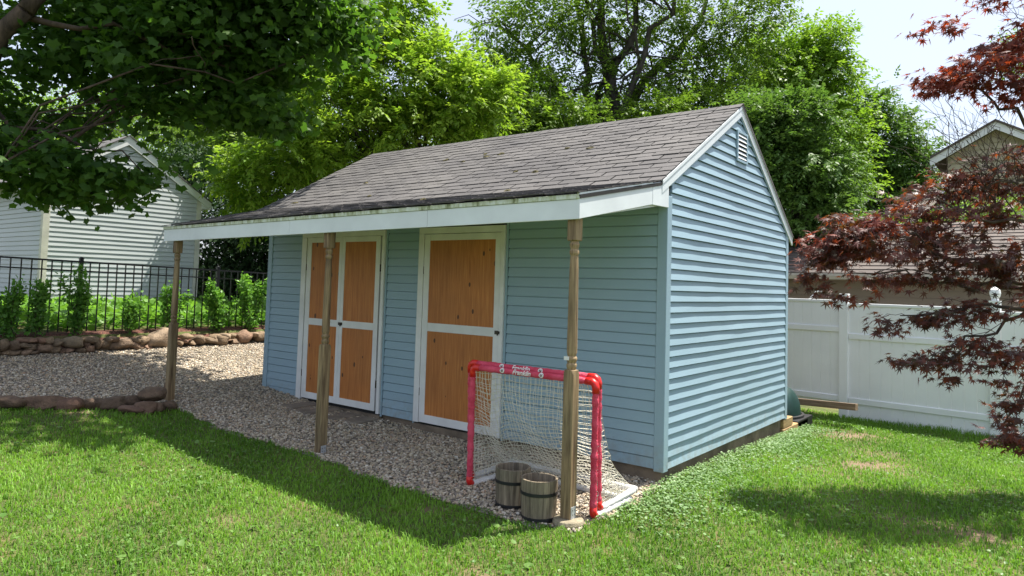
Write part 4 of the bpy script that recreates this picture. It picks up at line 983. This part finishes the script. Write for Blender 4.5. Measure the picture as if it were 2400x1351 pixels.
# --- Norway maple overhanging from the left
T0 = 10.3
ml = [L(110, 402, T0-.3, 190, 64, 1.5, 1.2), L(40, 300, T0, 150, 110, 1.5, 1.2), L(200, 110, T0+.3, 260, 130, 3.0, 1.4), L(470, 120, T0+.3, 240, 135, 3.2, 1.4), L(650, 110, T0+.5, 160, 135, 2.1, 1.2), L(420, 275, T0, 130, 90, 1.3, .8), L(590, 240, T0+.3, 110, 70, .9, .8),
      L(255, 390, T0-.3, 75, 42, .45, .4), L(755, 40, T0+.5, 85, 90, .9, .8), L(200, 455, T0-.4, 70, 38, .35, .4)]
mt = tree("norway_maple", "dark green broadleaf maple overhanging the gravel from the left", (-9.4, -5.2, .3), ml, M['maple'], M['bark'], .06, 240, 48, .25, .138, MAPLE, n_limb=10, fork=.5, twig=.06, droop=.55, shell=.3, flat=.45, upn=1.0)
mu = [L(250, -180, T0+.4, 420, 160, 3, 2.3), L(600, -150, T0+1.0, 240, 150, 2, 1.8), L(100, -420, T0+.5, 420, 190, 3, 2.6), L(-250, 100, T0-.5, 220, 260, 2, 1.8), L(-350, -250, T0-.5, 300, 250, 2, 2.2), L(300, -640, T0+1, 330, 150, 2, 2.2), (np.array([-4.3, -.5, 6.4]), .9, .5, .5, .9), (np.array([-5.6, -.9, 6.6]), 1.1, .7, .6, 1.2), (np.array([-6.8, -1.2, 6.4]), 1.2, .9, .8, 1.5), (np.array([-7.2, .0, 5.9]), 1.3, .9, .7, 2.6), (np.array([-8.5, -.3, 5.7]), 1.2, 1., .8, 2.6), (np.array([-9.3, -1.2, 5.7]), 1.2, 1., .8, 2.0), (np.array([-6.1, -.3, 6.0]), .9, .7, .6, 1.0)]
crown("upper_crown", mu, 500, 40, .38, .165, MAPLE, M['maple'], mt, shell=.3, upn=1.0)
bm_ = MB(); a = at(-190, 420, T0-.6); limb(bm_, a, at(60, 25, T0-.9), .17, .11, .0, .06, 8, 9); limb(bm_, at(60, 25, T0-.9), at(160, -90, T0-.6), .11, .07, 0, .05, 5, 8); limb(bm_, at(60, 40, T0-.8), at(540, 160, T0), .05, .012, .05, .1, 8, 7); limb(bm_, at(-60, 260, T0-.6), at(330, 400, T0-.3), .04, .008, .05, .1, 8, 6)
limb(bm_, (-9.4, -5.2, .2), a, .26, .17, 0, .05, 8, 10); bm_.build("limb", M['bark'], mt, smooth=True)

# --- box elder behind the shed: drooping pinnate sprays
TB = 18.0
bl = [L(930, 190, TB, 140, 110, 2), L(1085, 250, TB, 100, 100, 1.6), L(800, 260, TB-.3, 140, 100, 2), L(700, 360, TB-.6, 130, 70, 1.8), L(880, 70, TB+.4, 85, 75, 1.1), L(990, 320, TB, 140, 60, 1.4), L(600, 420, TB-.4, 85, 60, .9), L(960, 40, TB+.5, 60, 65, .7), L(1040, 150, TB+.3, 60, 65, .6), L(760, 150, TB+.4, 90, 80, 1.0), L(620, 500, TB, 70, 45, .5), L(1150, 220, TB, 45, 60, .4)]
be = empty("box_elder_tree", (-10.4, 7.6, .5), "bright yellow green box elder tree rising behind the shed roof", "tree")
_, cc = sprays("crown", bl, 5600, M['elder'], be, .15)
m = MB()
for s in range(3):
    bs = np.array([-10.4, 7.6, .3])+rng.normal(size=3)*[.25, .25, 0]; tp = bl[[0, 2, 1][s]][0]+np.array([0, 0, .6]); pts = limb(m, bs, tp, .13, .03, .02, .1, 8, 8)
    for q in cc[rng.permutation(len(cc))[:16]]: limb(m, pts[rng.integers(2, 7)], q, .03, .008, .05, .12, 5, 5)
m.build("trunk", M['bark2'], be, smooth=True)

# --- big spreading maple behind the ridge, limbs showing
TM = 25.0; mb = at(1400, 690, TM); mb[2] = -.3
sm_ = empty("spreading_maple", tuple(mb), "tall spreading maple with dark fanning limbs above the shed ridge", "tree")
sl_ = [L(1230, 70, TM, 130, 90, 2.0), L(1180, 190, TM, 90, 80, 1.3), L(1330, 40, TM, 120, 80, 1.6), L(1480, 30, TM, 150, 80, 1.9), L(1640, 60, TM, 130, 90, 1.9), L(1760, 40, TM, 90, 80, 1.1), L(1300, 220, TM, 120, 70, 1.5), L(1440, 190, TM+.6, 130, 90, 1.4), L(1600, 200, TM, 110, 70, 1.4), L(1720, 150, TM, 80, 70, 1.0), L(1250, 300, TM, 130, 50, 1.2), L(1530, 270, TM, 120, 50, .9), L(1400, -120, TM, 300, 110, 2.5), L(1650, -100, TM, 180, 100, 1.2)]
_, cc = sprays("crown", sl_, 5400, M['mid'], sm_, .155, .25, .50, .38)
m = MB(); stems = [((1405, 330), (1170, 60), .15), ((1410, 330), (1330, -60), .17), ((1418, 330), (1420, -120), .24), ((1430, 330), (1500, -100), .19), ((1440, 320), (1700, -30), .20), ((1436, 330), (1610, -60), .16), ((1395, 340), (1190, 190), .12), ((1450, 330), (1700, 190), .11), ((1385, 350), (1240, 260), .10), ((1415, 330), (1370, -80), .13)]
hub = at(1412, 470, TM); limb(m, mb, hub, .55, .42, 0, .02, 5, 10)
for (s0, s1, r_) in stems:
    a = at(*s0, TM+rng.normal()*.3); b = at(*s1, TM+rng.normal()*1.2); limb(m, hub+rng.normal(size=3)*.12, a, r_*1.2, r_*1.05, 0, .05, 4, 7); pts = limb(m, a, b, r_*1.05, r_*.35, .03, .10, 8, 7)
    for _ in range(7):
        e = pts[rng.integers(2, 9)]; q = cc[np.argmin(np.linalg.norm(cc-(e+rng.normal(size=3)*1.4+np.array([0, 0, .6])), axis=1))]; p2 = limb(m, e, q, r_*.35, .02, .03, .14, 5, 5)
        for _ in range(2): e2 = p2[rng.integers(2, 5)]; limb(m, e2, e2+rng.normal(size=3)*.7, .025, .01, 0, .2, 3, 4)
m.build("trunk", M['bark2'], sm_, smooth=True)

# --- trees to the right of the ridge
def simple(name, label, lobes, mat, n_clump, per, spread, size, tr, gx=None, shape=RHOMB, **kw):
    c = lobes[0][0]; return tree(name, label, (c[0], c[1], -.4), lobes, mat, M['bark2'], tr, n_clump, per, spread, size, shape, **kw)
wf = "trees beyond the white fence"
simple("tall_tree", "tall lime green tree with rounded top right of the gable", [L(1900, 330, 31, 100, 130, 1.6), L(1870, 160, 31, 90, 75, 1.5), L(1945, 190, 31, 60, 80, 1.2), L(1810, 230, 31, 90, 100, 1.4), L(1975, 330, 31, 60, 90, .9), L(1960, 440, 31, 80, 70, .9), L(1930, 105, 31, 50, 45, .7), L(1790, 130, 31, 60, 60, .7)], M['lime'], 150, 260, .42, .165, .3, spray=(4300, .20, .55), group=wf, shell=.3, n_limb=16)
simple("hazy_tree", "smaller far tree at the right end of the tree line", [L(2060, 320, 36, 80, 85, 1.5), L(2120, 390, 36, 60, 65, 1.2), L(2050, 440, 36, 80, 65, 1.2), L(2020, 260, 36, 55, 60, .9), L(2160, 430, 36, 42, 50, .6), L(2090, 500, 36, 90, 60, .8)], M['cool'], 120, 240, .46, .175, .3, spray=(3600, .21, .6), group=wf, shell=.3, n_limb=14)
simple("bushy_tree", "dense mid green bushy tree directly behind the gable wall", [L(1850, 380, 17, 105, 105, 2.2), L(1790, 290, 17, 85, 65, 1.3), L(1935, 430, 17, 60, 85, 1.3), L(1880, 265, 17, 75, 45, .9), L(1870, 500, 17, 120, 80, 1.4), L(1760, 420, 17, 80, 90, 1.0)], M['cool'], 150, 330, .20, .085, .16, spray=(5200, .115, .30), group=wf, shell=.3, n_limb=14)
simple("thicket_tree", "dark green tree low behind the shed ridge", [L(1180, 300, 22, 120, 70, 1.5), L(1320, 300, 22, 110, 50, 1.2), L(1560, 280, 23, 120, 40, .9), L(1680, 250, 24, 90, 60, .9), L(1230, 220, 23, 70, 60, .8)], M['mid'], 120, 170, .34, .13, .2, spray=(3200, .15, .42), group=wf, shell=.3, n_limb=10)
simple("low_tree", "yellow green low tree above the brown garage roof", [L(2110, 560, 22, 120, 60, 1.4), L(2240, 540, 22, 90, 70, 1.2), L(2010, 560, 22, 80, 50, .8), L(2340, 520, 22, 80, 80, 1.0)], M['lime'], 170, 80, .3, .11, .15, group="trees beyond the white fence", shell=.4, n_limb=8)
simple("edge_tree", "pale green tree glimpsed behind red maple at right edge", [L(2420, 120, 26, 70, 70, 1.0), L(2440, 420, 26, 60, 90, 1.0)], M['lime'], 90, 70, .35, .13, .15, group="trees beyond the white fence", n_limb=6)
# --- woodland behind the neighbour's shed and the gravel
wl = "trees behind the black fence"
simple("shade_tree", "shade-darkened leafy tree filling the gap between the two sheds", [L(540, 520, 21, 130, 120, 1.6), L(440, 420, 22, 100, 80, 1.2), L(600, 650, 20, 90, 90, 1.2), L(500, 660, 21, 110, 90, 1.2), L(640, 560, 20, 80, 80, .9)], M['deep'], 420, 80, .32, .14, .22, group=wl, shell=.3, n_limb=12)
simple("backdrop_tree", "mid green tree behind the box elder", [L(760, 300, 27, 170, 130, 2), L(560, 330, 27, 120, 110, 1.4), L(950, 330, 28, 150, 90, 1.4), L(640, 200, 28, 130, 90, 1.1), L(1120, 320, 29, 110, 70, 1.0)], M['mid'], 430, 75, .40, .16, .3, spray=(4200, .18, .5), group=wl, shell=.3, n_limb=12)
simple("roadside_tree", "pale yellow green tree beyond the neighbour's shed roof", [L(240, 270, 40, 100, 70, 1.4), L(120, 300, 40, 90, 70, 1.0), L(380, 250, 38, 110, 100, 1.2), L(20, 260, 40, 80, 90, .9), L(470, 300, 34, 80, 90, .9)], M['lime'], 260, 70, .65, .22, .3, group=wl, shell=.3, n_limb=8)
simple("far_tree", "dark green tree far behind the neighbour's shed on the left", [L(330, 420, 30, 120, 90, 1.2), L(430, 330, 31, 110, 90, 1.0), L(60, 380, 32, 130, 90, 1.0)], M['mid'], 220, 70, .5, .17, .3, group=wl, n_limb=8)
def conifer(px, py_top, t, hgt, rad, label):
    b = at(px, py_top, t); base = np.array([b[0], b[1], b[2]-hgt]); o = empty("arborvitae", tuple(base), label, "tree", "arborvitae beyond the grey shed")
    n = 3800; f = rng.random(n)**.75; th = rng.uniform(0, 6.28, n); r_ = rad*(1-f)**.7*(.55+.45*rng.random(n))*(1+.15*np.sin(th*3+f*9))
    P = base+np.stack([r_*np.cos(th), r_*np.sin(th), f*hgt], 1); out = np.stack([np.cos(th), np.sin(th), np.zeros(n)], 1)
    link("crown", leaf_mesh("crown", P, unit(out*.4+np.array([0, 0, 1.0])+rdir(n)*.4), unit(out+rdir(n)*.5), rng.uniform(.14, .28, n), RHOMB, rng.random(n)), M['cool'], o)
    MB().tube([base, base+[0, 0, hgt*.8]], [.08, .02], 7).build("trunk", M['bark2'], o)
conifer(225, 285, 30, 4.6, .75, "taller arborvitae peeking over the grey shed roof"); conifer(262, 318, 30, 4.0, .6, "shorter arborvitae right beside the taller one over the grey shed roof")

# --- shrubs along the black fence
def shrub(px, py_base, hgt, rad, n, label, lean=0.0, mat='shrub', X=-9.62, size=.062):
    g = on_x(px, py_base, X); g[2] = float(H(X, g[1])); o = empty("fence_shrub", tuple(g), label, "shrub", "shrubs along the black fence"); st = MB(); tips = []
    for k in range(max(5, int(rad*16))):
        th = rng.uniform(0, 6.28); rr_ = rad*rng.uniform(.1, 1.0); hh = hgt*rng.uniform(.55, 1.0)*(1-.25*rr_/rad); e = g+np.array([.35*rr_*math.cos(th), rr_*math.sin(th)+lean*hh, hh])
        pts = limb(st, g+rng.normal(size=3)*[.03, .05, 0], e, .009, .003, .02, .12, 6, 5); tips.append(pts)
    st.build("stem", M['bark'], o)
    n = int(n*.72); idx = rng.integers(0, len(tips), n); f = rng.random(n)**.7*5.99; P = np.array([np.array(tips[i][int(q)])*(1-q % 1)+np.array(tips[i][min(6, int(q)+1)])*(q % 1) for i, q in zip(idx, f)])+rng.normal(size=(n, 3))*.045
    link("foliage", leaf_mesh("foliage", P, unit(rdir(n)+np.array([0, 0, .35])), unit(rdir(n)*.8+np.array([.2, 0, .8])), size*rng.uniform(.6, 1.3, n), OVAL, np.clip(f/6*.5+rng.random(n)*.6, 0, 1)), M[mat], o)
shrub(178, 795, 1.28, .26, 1500, "tall columnar shrub in front of the left fence post"); shrub(78, 798, .92, .34, 1100, "loose shrub near the left edge of the fence"); shrub(20, 800, 1.05, .36, 1300, "bushy shrub at the far left edge of the picture")
shrub(300, 790, .86, .28, 700, "thin upright shrub midway along the black fence"); shrub(405, 780, 1.22, .38, 1100, "airy tall shrub behind the left porch post", .02); shrub(505, 772, 1.12, .44, 2000, "wide leafy shrub right of the left porch post"); shrub(585, 770, 1.32, .42, 2000, "tallest leafy shrub beside the blue shed's far corner"); shrub(660, 772, 1.2, .4, 900, "shrub mostly hidden behind the blue shed")
# ground cover behind the fence
n = 9000; P = np.stack([rng.uniform(-13.4, -9.9, n), rng.uniform(-4.5, 6.5, n)], 1); hz = rng.random(n)*.28+.02
P3 = np.stack([P[:, 0], P[:, 1], H(P[:, 0], P[:, 1])+hz], 1)
o = link("ground_cover", leaf_mesh("ground_cover", P3, unit(rdir(n)+[0, 0, .4]), unit(rdir(n)*.5+[0, 0, 1]), rng.uniform(.07, .15, n), BROAD, np.clip(hz*2+rng.random(n)*.5, 0, 1)), M['cover']); tag(o, "bright green leafy ground cover behind the black fence", "ground cover", None, "stuff")
# mulch strip between wall and fence
xs = np.linspace(-9.95, -9.38, 5); ys = np.linspace(-6, 8, 60); X, Y = np.meshgrid(xs, ys, indexing='ij'); V = np.stack([X, Y, H(X, Y)+.012], -1).reshape(-1, 3); i, j = np.meshgrid(np.arange(4), np.arange(59), indexing='ij'); a = (i*60+j).ravel()
tag(link("mulch_strip", np_mesh("mulch_strip", V, np.stack([a, a+60, a+61, a+1], 1)), M['mulch']), kind="structure")

# --- Japanese maple at the right edge
TJ = 6.4
jb = np.array([3.55, 1.7, float(H(3.55, 1.7))]); jm = empty("japanese_maple", tuple(jb), "dark red japanese maple reaching in from the right edge", "tree")
jl_dark = [L(2080, 590, TJ, 105, 42, 1.5, .45), L(2010, 560, TJ-.1, 60, 35, .7, .3), L(2200, 560, TJ+.2, 130, 60, 1.8, .5), L(2300, 620, TJ, 110, 55, 1.5, .5), L(1950, 610, TJ, 50, 30, .5, .25), L(2130, 650, TJ, 120, 30, 1.0, .35), L(2330, 480, TJ+.3, 90, 90, 1.5, .5), L(2190, 455, TJ+.3, 80, 40, .8, .35),
           L(2190, 745, TJ, 75, 20, .5, .2), L(2290, 725, TJ, 80, 25, .55, .25), L(2080, 770, TJ, 26, 34, .3, .15), L(2190, 850, TJ, 75, 22, .55, .2), L(2290, 815, TJ, 80, 28, .7, .25), L(2370, 830, TJ, 60, 50, .7, .3), L(2220, 885, TJ, 30, 14, .12, .15), L(2375, 930, TJ, 42, 45, .5, .25), L(2360, 1000, TJ, 42, 42, .45, .25), L(2390, 1040, TJ, 30, 35, .3, .2), L(1960, 690, TJ, 34, 22, .22, .12), L(1925, 590, TJ, 55, 40, .6, .25), L(1990, 530, TJ, 70, 45, .8, .3), L(2240, 420, TJ+.2, 100, 45, 1.0, .35), L(2150, 500, TJ+.2, 90, 40, .9, .35), L(1915, 650, TJ, 45, 25, .4, .2), L(2420, 640, TJ, 90, 120, 1.5, .5), L(2480, 900, TJ, 90, 140, 1.2, .4), L(2330, 420, TJ+.2, 70, 40, .6, .3), L(2420, 380, TJ+.2, 50, 60, .6, .3)]
jl_red = [L(2300, 165, TJ-.2, 110, 48, 1.7, .35), L(2230, 190, TJ-.2, 80, 38, .9, .3), L(2370, 110, TJ-.2, 70, 75, 1.2, .3), L(2240, 70, TJ-.2, 30, 30, .22, .15), L(2380, 220, TJ-.2, 60, 45, .8, .3), L(2040, 520, TJ-.15, 70, 25, .45, .25), L(1960, 570, TJ-.1, 50, 22, .25, .2), L(2190, 60, TJ-.2, 25, 12, .08, .1), L(2460, 90, TJ, 90, 90, 1.0, .5), L(2330, -40, TJ, 90, 40, .6, .5), L(2470, -60, TJ, 120, 60, .9, .5), L(2620, 20, TJ, 150, 80, 1.6, .7), L(2550, 140, TJ, 90, 60, .9, .6), L(2390, -80, TJ, 110, 40, .8, .5)]
def jcrown(nm, lobes, nc, per, mat, sp=.085):
    P, idx, cc, out = lobe_points(lobes, nc, per, sp, .1, .35); n = len(P)
    D = unit(rdir(n)*.7+np.array([-.35, -.15, -.55])); Nn = unit(rdir(n)*.45+np.array([-.1, -.25, 1.0])); vary = np.clip(rng.random(n)*.8+(rng.random(nc)*.3)[idx], 0, 1)
    link(nm, leaf_mesh(nm, P, D, Nn, rng.uniform(.062, .110, n), JMAP, vary), mat, jm); return cc
c1 = jcrown("crown", jl_dark, 370, 17, M['jmaple']); c2 = jcrown("upper_crown", jl_red, 215, 15, M['jred'])
m = MB(); hub = at(2470, 700, TJ+.1); limb(m, jb, hub, .075, .055, 0, .04, 7, 9); h2 = at(2460, 330, TJ+.1); limb(m, hub, h2, .04, .025, 0, .05, 6, 8)
mains = [((2470, 700), (2050, 545)), ((2470, 700), (2000, 640)), ((2470, 720), (2170, 860)), ((2460, 560), (2170, 470)), ((2460, 330), (2220, 170)), ((2460, 420), (2310, 440)), ((2470, 800), (2350, 1000)), ((2460, 720), (2110, 740)), ((2455, 330), (2290, 110))]
for (a, b) in mains:
    pts = limb(m, at(*a, TJ+.1), at(*b, TJ), .022, .005, .03, .10, 9, 6); mid = np.array(pts)
    al = np.concatenate([c1, c2]); dd = np.min(np.linalg.norm(al[:, None]-mid[None], axis=2), 1); near = al[np.argsort(dd)[:30]]
    for q in near[rng.permutation(30)[:12]]: limb(m, mid[rng.integers(3, 9)], q, .004, .0015, .02, .15, 5, 4)
for k in range(26):                                     # bare twigs against the sky
    a = at(rng.uniform(2250, 2440), rng.uniform(380, 520), TJ+.1); b = at(rng.uniform(2130, 2400), rng.uniform(230, 420), TJ); pts = limb(m, a, b, .006, .0016, .03, .22, 9, 4)
    for _ in range(5): e = pts[rng.integers(3, 9)]; limb(m, e, e+(b-a)*.25+rng.normal(size=3)*.08, .0026, .0012, 0, .2, 4, 3)
for k in range(7):
    a = at(rng.uniform(2380, 2470), rng.uniform(30, 100), TJ); b = at(rng.uniform(2230, 2380), rng.uniform(-20, 30), TJ); limb(m, a, b, .003, .001, .02, .2, 7, 4)
m.build("trunk", M['bark'], jm, smooth=True)

# ================================================================== lawn
def lawn():
    def lawn_ok(P, margin=True):
        ok = ~inside(wob(P), GPOLY); ok &= ~((P[:, 0] < .02) & (P[:, 0] > -6.3) & (P[:, 1] > -.02) & (P[:, 1] < 3.75)); ok &= ~((P[:, 0] < -.3) & (P[:, 1] > 0) & (P[:, 1] < 4.6)); ok &= P[:, 0] > -9.2
        return ok
    # sampled over the yard, denser near the viewer
    N = 900000; P = np.stack([rng.uniform(-9.2, 7.0, N), rng.uniform(-6.2, 6.4, N)], 1); P = P[lawn_ok(P)]
    rel = P-CAM[:2]; dep = rel@CF[:2]/np.linalg.norm(CF[:2]); lat = rel@CR[:2]; vis = (dep > 2.6) & (np.abs(lat) < dep*.80+1.8); P = P[vis]; dep = dep[vis]
    bare = (np.sin(P[:, 0]*2.1+1.3)*np.sin(P[:, 1]*1.7+.4)+.6*np.sin(P[:, 0]*5.3)*np.sin(P[:, 1]*4.7+2))
    patch = dirt(P[:, 0], P[:, 1])
    keep = rng.random(len(P)) < np.clip(1.1-.055*dep, .4, 1)*(1-.92*np.clip(patch, 0, 1))*np.clip(.92-.12*(bare > .9), 0, 1); P = P[keep]; dep = dep[keep]
    n = len(P); hgt = rng.uniform(.022, .052, n)*(1+.4*np.sin(P[:, 0]*3.1)*np.sin(P[:, 1]*2.7)*.6)
    edge = rng.random(n) < .02; hgt[edge] *= 1.5
    # longer tufts where mowing misses: fence foot and pier
    hgt *= 1+1.1*np.exp(-((P[:, 1]-6.0)/.30)**2)*(P[:, 0] > 0)
    th = rng.uniform(0, 6.28, n); ln = rng.uniform(.2, 1.1, n)*hgt; dx = np.stack([np.cos(th), np.sin(th)], 1); wd = rng.uniform(.0018, .0036, n)*(1+.05*dep)
    b = np.stack([P[:, 0], P[:, 1], H(P[:, 0], P[:, 1])], 1); s = np.stack([-np.sin(th), np.cos(th), np.zeros(n)], 1)*wd[:, None]
    d3 = np.concatenate([dx, np.zeros((n, 1))], 1)
    mid = b+d3*(ln*.38)[:, None]; mid[:, 2] += hgt*.62; tip = b+d3*ln[:, None]; tip[:, 2] += hgt*(1-.25*(ln/hgt)**2)
    V = np.stack([b-s, b+s, mid+s*.8, mid-s*.8, tip], 1).reshape(-1, 3); o5 = np.arange(n)[:, None]*5
    F_ = np.concatenate([o5+[0, 1, 2], o5+[0, 2, 3], o5+[3, 2, 4]], 0)
    tone = .5+.28*np.sin(P[:, 0]*1.3+.7)*np.sin(P[:, 1]*1.1)+.15*np.sin(P[:, 0]*4.1+P[:, 1]*3.3)
    vary = np.clip(tone*.6+rng.random(n)*.55, 0, 1)
    o = link("grass", np_mesh("grass", V, F_, np.repeat(vary, 5)), M['grass']); tag(o, "short mown green grass of the lawn", "grass", None, "stuff")
    print("grass blades", n)
    # broad leaved weeds and clover in the lawn
    N = 70000; P = np.stack([rng.uniform(-7.5, 5.0, N), rng.uniform(-5.5, 5.8, N)], 1); P = P[lawn_ok(P)]
    cl = np.sin(P[:, 0]*1.7+.6)*np.sin(P[:, 1]*2.3+1.1)+.5*np.sin(P[:, 0]*4.4+1)*np.sin(P[:, 1]*3.9); P = P[(rng.random(len(P)) < np.clip(.32+.55*cl, .12, .9)*(1-.9*np.clip(dirt(P[:, 0], P[:, 1]), 0, 1)))]; n = len(P)
    b = np.stack([P[:, 0], P[:, 1], H(P[:, 0], P[:, 1])+rng.uniform(.012, .045, n)], 1)
    o = link("lawn_weeds", leaf_mesh("lawn_weeds", b, unit(rdir(n)*[1, 1, .25]+[0, 0, .15]), unit(rdir(n)*.35+[0, 0, 1]), rng.uniform(.012, .030, n)*(1+1.2*(rng.random(n) < .05)), BROAD, rng.random(n)), M['weed']); tag(o, "clover and broad leaved weeds scattered through the lawn", "weeds", None, "stuff")
    # ground ivy along the foundation
    N = 11000; y = rng.uniform(-1.3, 4.6, N); x = .03+np.abs(rng.normal(0, .30, N)+.12*(rng.random(N)<.3)*rng.random(N)*4)*(1-.35*sstep(2, 4.5, y)); P = np.stack([x, y], 1); P = P[lawn_ok(P)]; cl = .55+.3*np.sin(P[:, 0]*5.1+P[:, 1]*2.3)+.3*np.sin(P[:, 1]*3.7+1)*np.sin(P[:, 0]*7+2)+.6*np.exp(-P[:, 0]/.16); P = P[rng.random(len(P)) < cl]; n = len(P)
    b = np.stack([P[:, 0], P[:, 1], H(P[:, 0], P[:, 1])+rng.uniform(.02, .055, n)+.03*np.exp(-P[:, 0]/.15)], 1)
    o = link("ground_ivy", leaf_mesh("ground_ivy", b, unit(rdir(n)*[1, 1, .2]+[.2, 0, .1]), unit(rdir(n)*.32+[0.05, 0, 1]), rng.uniform(.011, .029, n), BROAD, np.clip(rng.random(n)*.7+.4*np.exp(-P[:, 0]/.3), 0, 1)), M['ivy']); tag(o, "pale glossy ground ivy along the right side of the shed", "ground ivy", None, "stuff")
lawn()
